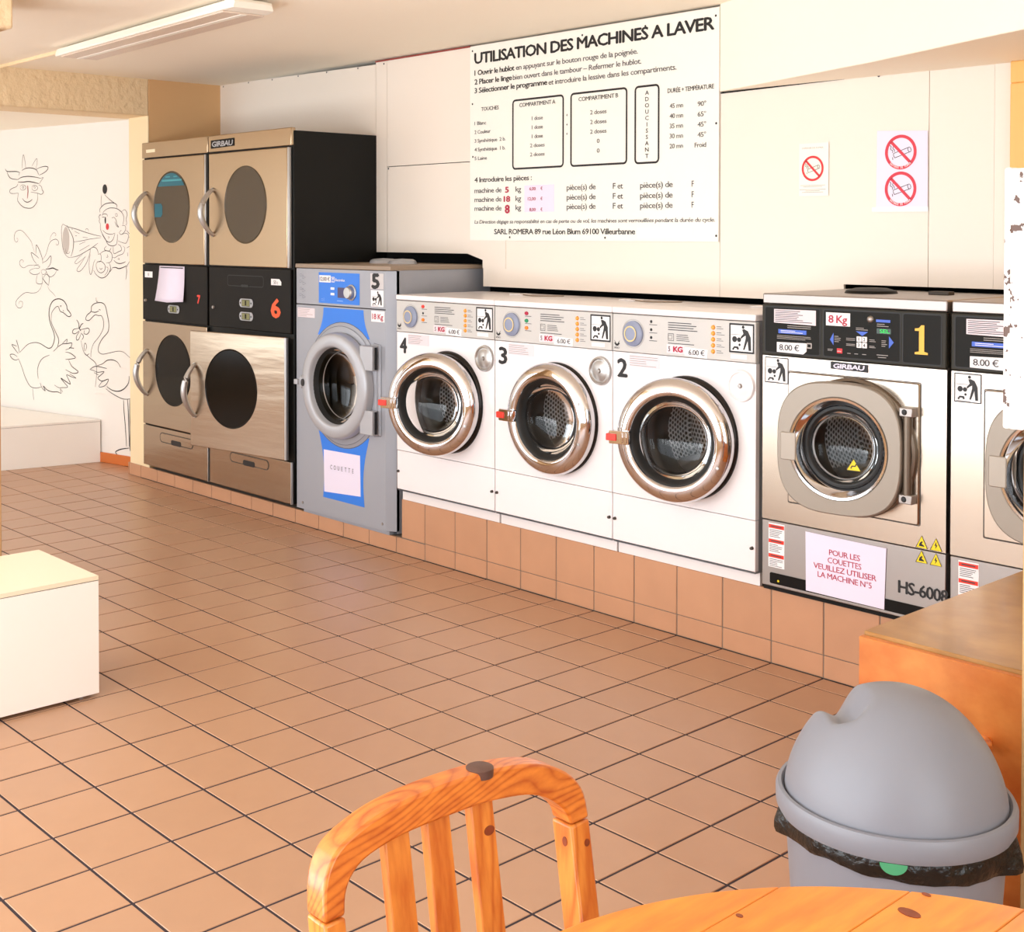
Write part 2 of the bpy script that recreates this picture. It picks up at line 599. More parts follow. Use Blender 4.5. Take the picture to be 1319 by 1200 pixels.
def text_mesh(s, bold):
    key = (s, bold)
    if key in _tc:
        return _tc[key]
    cu = bpy.data.curves.new('t', 'FONT')
    cu.body = s
    cu.size = 1
    cu.resolution_u = 2
    cu.space_character = 0.9
    cu.offset = bold
    cu.fill_mode = 'FRONT'
    o = bpy.data.objects.new('t', cu)
    COL.objects.link(o)
    dg = bpy.context.evaluated_depsgraph_get()
    me = bpy.data.meshes.new_from_object(o.evaluated_get(dg))
    vs = [(v.co.x, v.co.y) for v in me.vertices]
    fs = [tuple(p.vertices) for p in me.polygons]
    bpy.data.objects.remove(o)
    bpy.data.curves.remove(cu)
    bpy.data.meshes.remove(me)
    _tc[key] = (vs, fs)
    return vs, fs


CAPH = None


class Flat:
    """flat print in the plane of a front face: (u, v) -> (u, -eps, v)"""

    def __init__(s):
        s.v = []
        s.f = []

    def poly(s, pts):
        n = len(s.v)
        s.v += [tuple(p) for p in pts]
        s.f.append(tuple(range(n, n + len(pts))))
        return s

    def rect(s, u0, u1, v0, v1):
        return s.poly([(u0, v0), (u1, v0), (u1, v1), (u0, v1)])

    def disc(s, u, v, r, n=20, ry=None):
        ry = ry or r
        return s.poly([(u + r * cos(2 * pi * i / n), v + ry * sin(2 * pi * i / n)) for i in range(n)])

    def ring(s, u, v, r0, r1, n=40, a0=0.0, a1=2 * pi):
        b = len(s.v)
        full = abs(a1 - a0 - 2 * pi) < 1e-6
        k = n if full else n + 1
        for i in range(k):
            a = a0 + (a1 - a0) * i / n
            s.v.append((u + r0 * cos(a), v + r0 * sin(a)))
            s.v.append((u + r1 * cos(a), v + r1 * sin(a)))
        for i in range(n):
            j = (i + 1) % k
            s.f.append((b + 2 * i, b + 2 * i + 1, b + 2 * j + 1, b + 2 * j))
        return s

    def frame(s, u0, u1, v0, v1, w, r=0.0):
        o = rrect(u0, u1, v0, v1, max(r, 1e-4), 4)
        i_ = rrect(u0 + w, u1 - w, v0 + w, v1 - w, max(r - w, 1e-4), 4)
        b = len(s.v)
        n = len(o)
        s.v += o + i_
        for k in range(n):
            j = (k + 1) % n
            s.f.append((b + k, b + j, b + n + j, b + n + k))
        return s

    def line(s, pts, w, smooth=False, taper=False):
        if smooth:
            pts = smooth_path(pts)
        n = len(pts)
        b = len(s.v)
        for i, p in enumerate(pts):
            a, c = pts[max(i - 1, 0)], pts[min(i + 1, n - 1)]
            dx, dy = c[0] - a[0], c[1] - a[1]
            L = math.hypot(dx, dy) or 1
            ww = w / 2
            if taper:
                ww *= 0.45 + 0.55 * sin(pi * (i + 0.5) / n)
            s.v.append((p[0] - dy / L * ww, p[1] + dx / L * ww))
            s.v.append((p[0] + dy / L * ww, p[1] - dx / L * ww))
        for i in range(n - 1):
            s.f.append((b + 2 * i, b + 2 * i + 1, b + 2 * i + 3, b + 2 * i + 2))
        return s

    def text(s, t, u, v, h, w=None, bold=0.0, align='l', slant=0.0, cond=0.85, rot=0.0):
        global CAPH
        if CAPH is None:
            CAPH = max(y for x, y in text_mesh('H', 0.0)[0])
        vs, fs = text_mesh(t, 0.0)
        if not vs:
            return s
        x0 = min(x for x, y in vs)
        x1 = max(x for x, y in vs)
        sy = h / CAPH
        sx = (w / (x1 - x0)) if w else sy * cond
        W = (x1 - x0) * sx
        off = {'l': 0, 'c': -W / 2, 'r': -W}[align]
        cr, sr = cos(rot), sin(rot)
        k = bold * 1.3 * sy
        for i_, (ox, oz) in enumerate(((0, 0),) if not bold else ((-k, 0), (k, 0), (0, k * 0.7), (0, -k * 0.7), (-k * 0.5, 0), (k * 0.5, 0))):
            b = len(s.v)
            for x, y in vs:
                a = (x - x0) * sx + off + slant * y * sy + ox
                c = y * sy + oz
                s.v.append((u + a * cr - c * sr, v + a * sr + c * cr, 0.00003 * i_))
            for f in fs:
                s.f.append(tuple(b + i for i in f))
        return s

    def build(s, name, m, parent, eps=0.0012, y=0.0, loc=None, rz=0.0, smooth=False):
        me = bpy.data.meshes.new(name)
        me.from_pydata([(q[0], y - eps - (q[2] if len(q) > 2 else 0), q[1]) for q in s.v], [], s.f)
        me.update()
        bm = bmesh.new()
        bm.from_mesh(me)
        big = [f for f in bm.faces if len(f.verts) > 4]
        if big:
            bmesh.ops.triangulate(bm, faces=big)
        for f in bm.faces:
            if f.normal.y > 0:
                f.normal_flip()
        bm.to_mesh(me)
        bm.free()
        o = link(name, me, parent, (m,), loc, rz)
        if name in ('panel_print', 'small_print', 'programme_print', 'screw_heads', 'brand_lettering', 'note_print', 'sticker_print'):
            o['kind'] = 'stuff'
        return o


def thing(name, label, cat, loc=(0, 0, 0), rz=0.0, group=None):
    o = bpy.data.objects.new(name, None)
    COL.objects.link(o)
    o.location = loc
    o.rotation_euler = (0, 0, rz)
    o.empty_display_size = 0.1
    return tag(o, label, cat, group)


def tag(o, label, cat, group=None):
    o['label'] = label
    o['category'] = cat
    if group:
        o['group'] = group
    return o


def struct(o):
    o['kind'] = 'structure'
    return o


def sticker(parent, name, m, x0, x1, z0, z1, y=0.0, t=0.0008, r=0.0):
    b = B()
    if r:
        b.prism(rrect(x0, x1, z0, z1, r, 3), y - t, y)
    else:
        b.box(x0, x1, y - t, y, z0, z1)
    return b.build(name, m, parent, smooth=False)


# ================================================================ ROOM
CEIL = 2.31
G = 0.2
XL, XR, YF = -7.6, 3.3, -3.85

# floor: grout bed + separate tiles
floor = B().box(XL - 0.1, XR + 0.1, YF - 0.1, 1.2, -0.12, -0.0016).build('floor', 'grout', smooth=False)
struct(floor)
gap = 0.0034


def tile_mesh(x1, y1, name='tile'):
    """thin tile with a soft chamfer, origin at its lower left corner"""
    c = 0.0012
    a, bx, by = gap, x1 - gap, y1 - gap
    v = [(a, a, -0.008), (bx, a, -0.008), (bx, by, -0.008), (a, by, -0.008),
         (a, a, -c), (bx, a, -c), (bx, by, -c), (a, by, -c),
         (a + c, a + c, 0), (bx - c, a + c, 0), (bx - c, by - c, 0), (a + c, by - c, 0)]
    f = [(8, 9, 10, 11)]
    for o in (0, 4):
        for i in range(4):
            j = (i + 1) % 4
            f.append((o + i, o + j, o + 4 + j, o + 4 + i))
    return v, f


def wall_y(x):          # foot of the painted alcove wall
    return 0.247 + (x + 5.0) * 0.1977


tiles = []
for ix in range(-36, 16):
    for iy in range(-20, 1):
        x, y = ix * G, iy * G
        top = G
        if iy == 0:
            if x > -4.95:
                top = 0.0915
            elif wall_y(x + 0.1) < 0.02:
                continue
        if x < -4.95 and y + 0.1 > wall_y(x + 0.1) + 0.1:
            continue
        tiles.append((x, y, top))


def to_px(x, y, z):
    q = cam.matrix_world.inverted() @ Vector((x, y, z))
    if q.z > -0.1:
        return None
    return (624.2 + 1663.2 * q.x / -q.z, 334.7 - 1663.2 * q.y / -q.z)


def vis_area(t):
    x, y, top = t
    P = [to_px(x + a, y + b, 0) for a, b in ((0, 0), (G, 0), (G, top), (0, top))]
    if any(p is None for p in P):
        return 0
    cx = sum(p[0] for p in P) / 4
    cy = sum(p[1] for p in P) / 4
    if not (-40 < cx < 1359 and 560 < cy < 1240):
        return 0
    if cx > 1150 and cy > 880:
        return 0          # behind the cabinet, the bin and the table
    if cx < 125 and 745 < cy < 900:
        return 0          # behind the near white block
    return abs(sum(P[i][0] * P[(i + 1) % 4][1] - P[(i + 1) % 4][0] * P[i][1] for i in range(4))) / 2


tiles.sort(key=vis_area, reverse=True)
meshes = {}
for k, (x, y, top) in enumerate(tiles[:300]):
    key = round(top, 4)
    if key not in meshes:
        v, f = tile_mesh(G, top)
        me = bpy.data.meshes.new('tile')
        me.from_pydata(v, [], f)
        me.materials.append(M['tile'])
        meshes[key] = me
    o = bpy.data.objects.new('tile', meshes[key])
    COL.objects.link(o)
    o.parent = floor
    o.location = (x, y, random.uniform(-0.0004, 0.0004))
    o.rotation_euler = (random.uniform(-0.0016, 0.0016), random.uniform(-0.0016, 0.0016), 0)
V, F = [], []
for x, y, top in tiles[300:]:
    v, f = tile_mesh(G, top)
    n = len(V)
    V += [(a + x, b + y, c) for a, b, c in v]
    F += [tuple(i + n for i in q) for q in f]
me = bpy.data.meshes.new('tile_field')
me.from_pydata(V, [], F)
o = link('tile_field', me, floor, ('tile',))
o['kind'] = 'stuff'

# ceilings
struct(B().box(-4.7, XR + 0.1, YF - 0.1, 1.2, CEIL, CEIL + 0.1).build('ceiling', 'ceiling', smooth=False))
struct(B().box(XL - 0.1, -4.72, YF - 0.1, 0.6, 2.115, 2.22).build('ceiling_alcove', 'ceiling', smooth=False))
struct(B().box(-4.98, -4.7, YF, 0.1, 2.10, CEIL + 0.05).build('trim_1', 'plaster', bevel=0.006))          # dropped beam

# walls
struct(B().box(-4.93, -4.70, 0.1, 0.585, 0.0, CEIL + 0.05).build('wall_left', 'side_wall', bevel=0.004))
# front edge of that wall is painted cream
struct(B().box(-4.932, -4.698, 0.094, 0.1, 0.071, 2.10).build('trim_2', mat('cream_paint', (240, 218, 178), 0.8), smooth=False))
struct(B().box(XL - 0.1, XL, YF - 0.1, 0.6, 0, 2.3).build('wall_far_left', 'mural_wall', smooth=False))
struct(B().box(-4.7, XR + 0.1, 1.1, 1.2, 0, CEIL).build('wall_service', 'dark', smooth=False))       # room behind the partition, its darkness put into the wall colour
wl = B()
wl.box(XL - 0.1, -7.4, YF - 0.1, YF, 0, 2.3).box(-5.2, -5.0, YF - 0.1, YF, 0, 2.3)
wl.box(-7.4, -5.2, YF - 0.1, YF, 0, 0.3).box(-7.4, -5.2, YF - 0.1, YF, 2.15, 2.3)
struct(wl.build('wall_front_left', 'mural_wall', smooth=False))
fr = B()
for x in (-7.4, -6.32, -5.25):
    fr.box(x, x + 0.05, YF - 0.07, YF - 0.02, 0.3, 2.15)
struct(fr.build('added_window', 'alu', smooth=False))  # unseen window, added with its lamp to brighten the alcove
wf = B()
wf.box(-5.0, XR + 0.1, YF - 0.1, YF, 0, 0.25)
wf.box(-5.0, XR + 0.1, YF - 0.1, YF, 2.25, CEIL)
wf.box(-5.0, -4.4, YF - 0.1, YF, 0.25, 2.25)
wf.box(2.0, XR + 0.1, YF - 0.1, YF, 0.25, 2.25)
struct(wf.build('wall_front', 'plaster', smooth=False))
fr = B()
for x in (-4.4, -2.8, -1.2, 0.4, 1.95):
    fr.box(x, x + 0.05, YF - 0.07, YF - 0.02, 0.25, 2.25)
fr.box(-4.4, 2.0, YF - 0.07, YF - 0.02, 0.25, 0.30)
fr.box(-4.4, 2.0, YF - 0.07, YF - 0.02, 2.20, 2.25)
struct(fr.build('window_1', 'alu', smooth=False))
wr = B()
wr.box(XR, XR + 0.1, -1.6, 1.2, 0, CEIL)
wr.box(XR, XR + 0.1, YF - 0.1, -3.7, 0, CEIL)
wr.box(XR, XR + 0.1, -3.7, -1.6, 0, 0.25)
wr.box(XR, XR + 0.1, -3.7, -1.6, 2.25, CEIL)
struct(wr.build('wall_right', 'plaster', smooth=False))
fr = B()
for y in (-3.7, -2.65, -1.65):
    fr.box(XR + 0.02, XR + 0.07, y, y + 0.05, 0.25, 2.25)
struct(fr.build('window_2', 'alu', smooth=False))

# painted alcove wall, turned a little, with its drawings
RZ = math.atan2(0.087, 0.44)
mw = B().box(-2.7, 0.12, 0.0, 0.1, 0, 2.2).build('wall_alcove', 'mural_wall', smooth=False, loc=(-5.0, 0.247, 0), rz=RZ)
struct(mw)
struct(B().box(-2.6, 0.10, -0.012, 0.0, 0, 0.062).build('baseboard_left', 'orange_base', bevel=0.003, loc=(-5.0, 0.247, 0), rz=RZ))
STROKES = {'painted_face':[(0.0013,[(1.271,1.851),(1.272,1.887),(1.258,1.943),(1.24,1.896),(1.232,1.85)]),(0.0013,[(1.167,1.861),(1.141,1.888),(1.111,1.912),(1.107,1.882),(1.12,1.849)]),(0.0025,[(1.464,1.856),(1.445,1.838),(1.385,1.835),(1.332,1.833),(1.299,1.825)]),(0.0021,[(1.445,1.838),(1.429,1.81),(1.394,1.788),(1.319,1.78)]),(0.0017,[(1.302,1.825),(1.31,1.809)]),(0.0025,[(1.275,1.839),(1.236,1.851),(1.184,1.853),(1.133,1.845),(1.108,1.831),(1.091,1.806)]),(0.0021,[(1.121,1.842),(1.065,1.854),(1.015,1.858),(0.988,1.849),(1.007,1.828),(1.049,1.812),(1.085,1.803)]),(0.0025,[(1.319,1.781),(1.28,1.794),(1.211,1.798),(1.134,1.792),(1.07,1.782)]),(0.0029,[(1.32,1.764),(1.263,1.762),(1.203,1.764),(1.143,1.757),(1.088,1.747)]),(0.0013,[(1.07,1.782),(1.041,1.787),(1.066,1.765),(1.083,1.747)]),(0.0017,[(1.32,1.755),(1.337,1.735),(1.386,1.723),(1.413,1.711),(1.408,1.693),(1.369,1.689),(1.316,1.691)]),(0.0017,[(1.092,1.74),(1.063,1.729),(1.054,1.706),(1.04,1.693),(1.063,1.678),(1.109,1.687),(1.178,1.695)]),(0.0013,[(1.296,1.727),(1.289,1.739),(1.266,1.744),(1.242,1.738),(1.233,1.725),(1.245,1.713),(1.268,1.709),(1.29,1.714),(1.296,1.727)]),(0.0013,[(1.276,1.728),(1.266,1.734),(1.255,1.727),(1.265,1.721),(1.276,1.728)]),(0.0013,[(1.167,1.722),(1.158,1.735),(1.134,1.738),(1.109,1.73),(1.102,1.718),(1.118,1.706),(1.139,1.703),(1.16,1.71),(1.167,1.722)]),(0.0013,[(1.152,1.724),(1.139,1.731),(1.128,1.723),(1.139,1.717)]),(0.0021,[(1.316,1.689),(1.327,1.648),(1.312,1.627),(1.274,1.603),(1.23,1.591),(1.17,1.591),(1.127,1.614),(1.106,1.642),(1.103,1.685)]),(0.0025,[(1.273,1.655),(1.247,1.636),(1.217,1.629),(1.187,1.635),(1.163,1.648)])],'painted_clown':[(0.0011,[(0.437,1.665),(0.443,1.634),(0.442,1.592)]),(0.0016,[(0.408,1.664),(0.367,1.638),(0.326,1.617),(0.292,1.603)]),(0.0023,[(0.455,1.555),(0.455,1.576),(0.417,1.602),(0.367,1.612),(0.318,1.611),(0.289,1.598),(0.292,1.582)]),(0.0018,[(0.43,1.539),(0.417,1.56),(0.376,1.578),(0.326,1.581),(0.277,1.572),(0.237,1.548),(0.221,1.517),(0.233,1.476)]),(0.0014,[(0.245,1.556),(0.22,1.569),(0.2,1.561),(0.19,1.537),(0.201,1.512),(0.195,1.486),(0.205,1.473)]),(0.0014,[(0.463,1.54),(0.447,1.54),(0.468,1.529),(0.459,1.514),(0.464,1.5),(0.451,1.482)]),(0.0018,[(0.451,1.482),(0.451,1.451),(0.431,1.419),(0.402,1.388),(0.377,1.357),(0.336,1.347),(0.299,1.355),(0.287,1.381),(0.285,1.419)]),(0.0014,[(0.438,1.534),(0.417,1.545),(0.388,1.542),(0.38,1.529)]),(0.0018,[(0.434,1.526),(0.409,1.524)]),(0.0016,[(0.339,1.518),(0.318,1.523),(0.298,1.507),(0.29,1.481),(0.272,1.463),(0.294,1.471),(0.31,1.497)]),(0.0014,[(0.427,1.443),(0.393,1.425),(0.344,1.419),(0.307,1.427)]),(0.0018,[(0.435,1.419),(0.41,1.393),(0.386,1.375),(0.357,1.37),(0.328,1.388),(0.309,1.422)]),(0.0011,[(0.377,1.404),(0.365,1.401),(0.373,1.391)]),(0.0014,[(0.241,1.471),(0.213,1.471),(0.205,1.45),(0.222,1.43),(0.25,1.417),(0.266,1.43),(0.246,1.445)]),(0.0011,[(0.306,1.544),(0.29,1.546),(0.284,1.533),(0.298,1.528),(0.306,1.544)]),(0.0018,[(0.834,1.484),(0.785,1.467),(0.698,1.452),(0.595,1.43),(0.511,1.415),(0.443,1.406)]),(0.0023,[(0.794,1.476),(0.764,1.441),(0.734,1.403),(0.724,1.366),(0.733,1.318),(0.752,1.277)]),(0.0014,[(0.834,1.484),(0.849,1.462),(0.85,1.408),(0.84,1.344),(0.818,1.296),(0.779,1.272),(0.748,1.271)]),(0.0011,[(0.813,1.328),(0.8,1.301),(0.778,1.296),(0.761,1.312)]),(0.0018,[(0.748,1.271),(0.674,1.284),(0.605,1.308),(0.537,1.335),(0.477,1.364)]),(0.0014,[(0.721,1.37),(0.639,1.378),(0.545,1.39),(0.444,1.398)]),(0.0011,[(0.712,1.438),(0.664,1.422)]),(0.0011,[(0.63,1.401),(0.579,1.396)]),(0.0011,[(0.665,1.355),(0.604,1.372)]),(0.0011,[(0.665,1.313),(0.562,1.351)]),(0.0014,[(0.746,1.452),(0.733,1.45)]),(0.0014,[(0.707,1.409),(0.69,1.41)]),(0.0014,[(0.566,1.319),(0.554,1.324),(0.562,1.293),(0.593,1.239),(0.64,1.196),(0.675,1.182),(0.692,1.195),(0.657,1.228),(0.605,1.276)]),(0.0011,[(0.631,1.292),(0.683,1.265),(0.713,1.24),(0.696,1.233),(0.657,1.249),(0.597,1.282)]),(0.0014,[(0.554,1.293),(0.567,1.24),(0.563,1.187),(0.551,1.166),(0.534,1.193),(0.521,1.24),(0.503,1.262)]),(0.0018,[(0.537,1.338),(0.503,1.335),(0.482,1.32),(0.474,1.299)]),(0.0014,[(0.478,1.293),(0.453,1.296),(0.445,1.273),(0.453,1.249),(0.487,1.249)]),(0.0018,[(0.453,1.299),(0.419,1.314),(0.378,1.316),(0.345,1.303),(0.337,1.274),(0.354,1.248),(0.395,1.242)]),(0.0018,[(0.495,1.236),(0.47,1.249),(0.437,1.247),(0.408,1.226),(0.412,1.195),(0.445,1.179),(0.479,1.189),(0.495,1.215),(0.495,1.236)]),(0.002,[(0.521,1.193),(0.496,1.167),(0.446,1.147),(0.396,1.159),(0.362,1.191),(0.354,1.217),(0.37,1.243)]),(0.0014,[(0.462,1.21),(0.449,1.2),(0.433,1.21)]),(0.0014,[(0.399,1.216),(0.379,1.211),(0.387,1.185),(0.412,1.164)]),(0.0016,[(0.394,1.346),(0.415,1.325),(0.369,1.315),(0.345,1.336)]),(0.0016,[(0.328,1.342),(0.32,1.3),(0.279,1.311),(0.247,1.322),(0.255,1.347),(0.279,1.357)]),(0.0014,[(0.279,1.378),(0.222,1.365),(0.198,1.368),(0.177,1.409),(0.201,1.425),(0.238,1.419)]),(0.0014,[(0.337,1.279),(0.312,1.274),(0.279,1.288),(0.231,1.301),(0.214,1.332),(0.23,1.347)]),(0.0023,[(0.321,1.259),(0.296,1.244),(0.264,1.239),(0.231,1.244),(0.207,1.252)]),(0.0014,[(0.275,1.275),(0.267,1.265),(0.284,1.267)]),(0.0014,[(0.386,1.294),(0.378,1.279),(0.395,1.276)]),(0.0027,[(0.337,1.212),(0.305,1.215),(0.272,1.208),(0.231,1.216),(0.199,1.227)]),(0.0018,[(0.203,1.222),(0.198,1.188),(0.206,1.142)]),(0.0014,[(0.362,1.185),(0.337,1.207)]),(0.0016,[(0.197,1.443),(0.165,1.419),(0.145,1.409)]),(0.0014,[(0.173,1.404),(0.154,1.368),(0.166,1.348),(0.198,1.335)]),(0.0014,[(0.19,1.307),(0.186,1.286)]),(0.0014,[(0.167,1.256),(0.191,1.23),(0.195,1.219)]),(0.0011,[(0.604,1.443),(0.591,1.454),(0.574,1.448),(0.57,1.435)])],'painted_flower':[(0.0012,[(1.341,1.389),(1.333,1.393),(1.325,1.381),(1.337,1.367),(1.357,1.372),(1.367,1.398),(1.353,1.431),(1.312,1.445),(1.272,1.438),(1.217,1.403),(1.178,1.37),(1.159,1.333),(1.14,1.301)]),(0.0019,[(1.128,1.291),(1.124,1.324),(1.12,1.35),(1.085,1.31),(1.055,1.255),(1.055,1.227)]),(0.0019,[(1.121,1.226),(1.156,1.254),(1.179,1.298),(1.132,1.282),(1.094,1.262)]),(0.0015,[(1.051,1.255),(1.016,1.292),(0.985,1.353),(0.954,1.378),(0.908,1.387),(0.882,1.371),(0.886,1.353),(0.905,1.351),(0.909,1.36)]),(0.0012,[(1.275,1.234),(1.263,1.241),(1.283,1.251),(1.307,1.238),(1.303,1.214),(1.263,1.197),(1.212,1.213),(1.149,1.217),(1.094,1.222)]),(0.0019,[(1.051,1.234),(1.009,1.249),(0.966,1.279),(0.963,1.247),(0.978,1.219),(1.002,1.203)]),(0.0035,[(1.021,1.193),(0.979,1.196),(0.944,1.201),(0.91,1.192),(0.884,1.188)]),(0.0015,[(0.903,1.184),(0.933,1.156),(0.972,1.143),(1.002,1.159),(1.017,1.182)]),(0.0015,[(1.141,1.196),(1.196,1.181),(1.188,1.165),(1.149,1.155),(1.095,1.162),(1.087,1.174)]),(0.0013,[(1.149,1.207),(1.125,1.217),(1.086,1.208),(1.102,1.196),(1.141,1.198)]),(0.0015,[(1.11,1.157),(1.122,1.129),(1.119,1.099),(1.064,1.097),(1.056,1.125),(1.06,1.153)]),(0.0023,[(1.056,1.135),(1.026,1.108),(0.991,1.088)]),(0.0015,[(0.991,1.088),(0.983,1.127),(0.987,1.145),(1.017,1.159),(1.048,1.135)]),(0.0012,[(1.071,1.181),(1.056,1.158),(1.025,1.163),(1.017,1.182),(1.048,1.19),(1.071,1.181)]),(0.0015,[(1.06,1.098),(1.08,1.065),(1.119,1.04),(1.174,1.033),(1.237,1.035),(1.293,1.014),(1.342,0.982),(1.354,0.954),(1.326,0.931),(1.286,0.937),(1.278,0.97),(1.31,0.974),(1.322,0.955)]),(0.001,[(1.003,1.083),(0.98,1.058),(0.942,1.036),(0.916,1.018)]),(0.001,[(0.973,1.38),(0.961,1.408),(0.931,1.429),(0.908,1.417),(0.919,1.406)])],'painted_swan':[(0.0029,[(0.965,0.88),(0.959,0.911),(0.925,0.943),(0.891,0.955),(0.869,0.925),(0.835,0.916),(0.785,0.894),(0.756,0.902),(0.769,0.922),(0.796,0.941),(0.801,0.964),(0.834,0.994),(0.89,1.004),(0.947,0.987),(0.981,0.945),(0.988,0.89),(0.971,0.835),(0.938,0.782),(0.932,0.741),(0.956,0.695),(0.99,0.68),(1.03,0.688),(1.087,0.706),(1.145,0.71),(1.216,0.696),(1.263,0.669),(1.311,0.637)]),(0.0023,[(0.965,0.88),(0.96,0.843),(0.915,0.783),(0.887,0.743),(0.893,0.709),(0.905,0.688),(0.945,0.662)]),(0.0017,[(0.871,0.957),(0.857,0.961),(0.863,0.952)]),(0.0017,[(0.841,0.933),(0.83,0.926)]),(0.0023,[(1.317,0.631),(1.329,0.672),(1.352,0.717),(1.329,0.672)]),(0.0023,[(1.329,0.627),(1.371,0.656),(1.403,0.683),(1.347,0.675)]),(0.0023,[(1.341,0.605),(1.383,0.619),(1.423,0.614),(1.402,0.591),(1.36,0.582),(1.324,0.592)]),(0.002,[(1.324,0.588),(1.288,0.534),(1.253,0.473),(1.201,0.421),(1.143,0.411),(1.079,0.422)]),(0.002,[(0.985,0.637),(1.054,0.614),(1.094,0.581),(1.118,0.531),(1.11,0.476)]),(0.0023,[(1.09,0.449),(1.067,0.416),(1.033,0.401),(1.055,0.431),(1.01,0.407),(0.953,0.4),(0.902,0.404),(0.863,0.397),(0.874,0.423)]),(0.0023,[(0.893,0.695),(0.848,0.715),(0.793,0.721),(0.748,0.726),(0.765,0.695),(0.815,0.679)]),(0.0017,[(0.848,0.718),(0.798,0.749),(0.804,0.724)]),(0.0023,[(0.776,0.695),(0.727,0.694)]),(0.0023,[(0.815,0.665),(0.766,0.661),(0.711,0.636),(0.76,0.624),(0.816,0.618)]),(0.0023,[(0.783,0.616),(0.75,0.578),(0.684,0.547),(0.739,0.534),(0.816,0.553)]),(0.0023,[(0.772,0.529),(0.707,0.506),(0.75,0.51),(0.806,0.52),(0.784,0.491),(0.767,0.463),(0.817,0.478),(0.867,0.495),(0.828,0.467),(0.795,0.442),(0.851,0.435),(0.89,0.432),(0.935,0.446)]),(0.0014,[(1.172,0.405),(1.161,0.333)]),(0.0014,[(0.874,0.427),(0.846,0.408)])],'painted_swan_b':[(0.0023,[(0.554,0.646),(0.551,0.686),(0.526,0.734),(0.467,0.784),(0.43,0.832),(0.426,0.878),(0.445,0.91),(0.477,0.912),(0.509,0.914),(0.541,0.897),(0.573,0.877),(0.605,0.884),(0.589,0.911),(0.549,0.936),(0.545,0.966),(0.508,0.987),(0.444,0.993),(0.408,0.974),(0.39,0.926),(0.374,0.867),(0.383,0.814),(0.436,0.772),(0.473,0.727),(0.479,0.69),(0.442,0.673),(0.374,0.683),(0.291,0.699),(0.234,0.697),(0.179,0.671),(0.136,0.651)]),(0.0023,[(0.549,0.934),(0.508,0.931),(0.471,0.942)]),(0.0017,[(0.471,0.952),(0.455,0.946)]),(0.0014,[(0.499,1.024),(0.495,0.998),(0.481,1.002)]),(0.0023,[(0.49,0.598),(0.437,0.613),(0.395,0.636),(0.343,0.643),(0.291,0.632),(0.261,0.601)]),(0.0029,[(0.396,0.474),(0.344,0.455),(0.282,0.453),(0.226,0.473),(0.185,0.512),(0.179,0.554)]),(0.002,[(0.407,0.46),(0.355,0.438),(0.262,0.412),(0.201,0.41),(0.135,0.422)]),(0.0023,[(0.565,0.569),(0.506,0.593),(0.395,0.586)]),(0.0023,[(0.565,0.569),(0.528,0.565),(0.485,0.557),(0.422,0.565),(0.459,0.539),(0.485,0.521),(0.443,0.504),(0.38,0.521),(0.407,0.483),(0.454,0.467),(0.475,0.472),(0.433,0.508)]),(0.0017,[(0.522,0.552),(0.48,0.541)])],'painted_flower_b':[(0.0029,[(0.698,0.877),(0.676,0.854),(0.671,0.824),(0.649,0.849),(0.629,0.856)]),(0.0023,[(0.671,0.824),(0.726,0.815),(0.742,0.794),(0.715,0.787),(0.671,0.808)]),(0.0023,[(0.66,0.815),(0.617,0.823),(0.579,0.828),(0.568,0.812),(0.59,0.791),(0.622,0.793),(0.617,0.813)]),(0.0023,[(0.671,0.801),(0.699,0.773),(0.699,0.749),(0.677,0.754),(0.655,0.788)]),(0.0023,[(0.655,0.795),(0.628,0.776),(0.644,0.752)]),(0.0017,[(0.655,0.748),(0.639,0.702),(0.618,0.669),(0.564,0.642),(0.511,0.616),(0.496,0.583),(0.499,0.53),(0.51,0.463)]),(0.0017,[(0.618,0.683),(0.623,0.709),(0.612,0.733),(0.596,0.711),(0.612,0.683)]),(0.0017,[(0.618,0.666),(0.597,0.657),(0.57,0.669)]),(0.0034,[(0.676,0.828),(0.655,0.808)])],'painted_swan_leg':[(0.0026,[(0.234,0.401),(0.23,0.331),(0.219,0.253),(0.208,0.119)]),(0.0031,[(0.195,0.409),(0.188,0.325),(0.184,0.226),(0.181,0.122)]),(0.0031,[(0.175,0.41),(0.175,0.316),(0.171,0.227),(0.174,0.108),(0.154,0.09),(0.154,0.075)]),(0.0031,[(0.182,0.112),(0.228,0.104),(0.275,0.093),(0.315,0.074),(0.291,0.058)])]}
for nm, strokes in STROKES.items():
    f = Flat()
    for wd, pts in strokes:
        f.line([(-u, v) for u, v in pts], wd * 2.2, smooth=True, taper=True)
    kind = {'painted_swan_b': 'painted_swan', 'painted_flower_b': 'painted_flower', 'painted_swan_leg': 'painted_swan_legs'}.get(nm, nm)
    o = f.build(kind, 'mural_ink', mw, eps=0.0015)
    if nm == 'painted_clown':
        Flat().disc(-0.4052, 1.698, 0.023, ry=0.030).build('painted_pompom', 'black', o, eps=0.002)
        Flat().disc(-0.3823, 1.466, 0.015, ry=0.020).build('painted_nose', 'red', o, eps=0.002)
        Flat().disc(-0.4022, 1.505, 0.007, ry=0.022).build('painted_eye', 'black', o, eps=0.0018)
        g = Flat().disc(-0.805, 1.378, 0.036, ry=0.088)
        g.build('painted_horn_mouth', 'mural_grey', o, eps=0.001)
    if nm == 'painted_face':
        Flat().line([(-1.2132, 1.7376), (-1.209, 1.70), (-1.2167, 1.6536)], 0.008, taper=True).build('painted_nose', mat('dull_red_paint', (168, 84, 84), 0.7), o, eps=0.002)

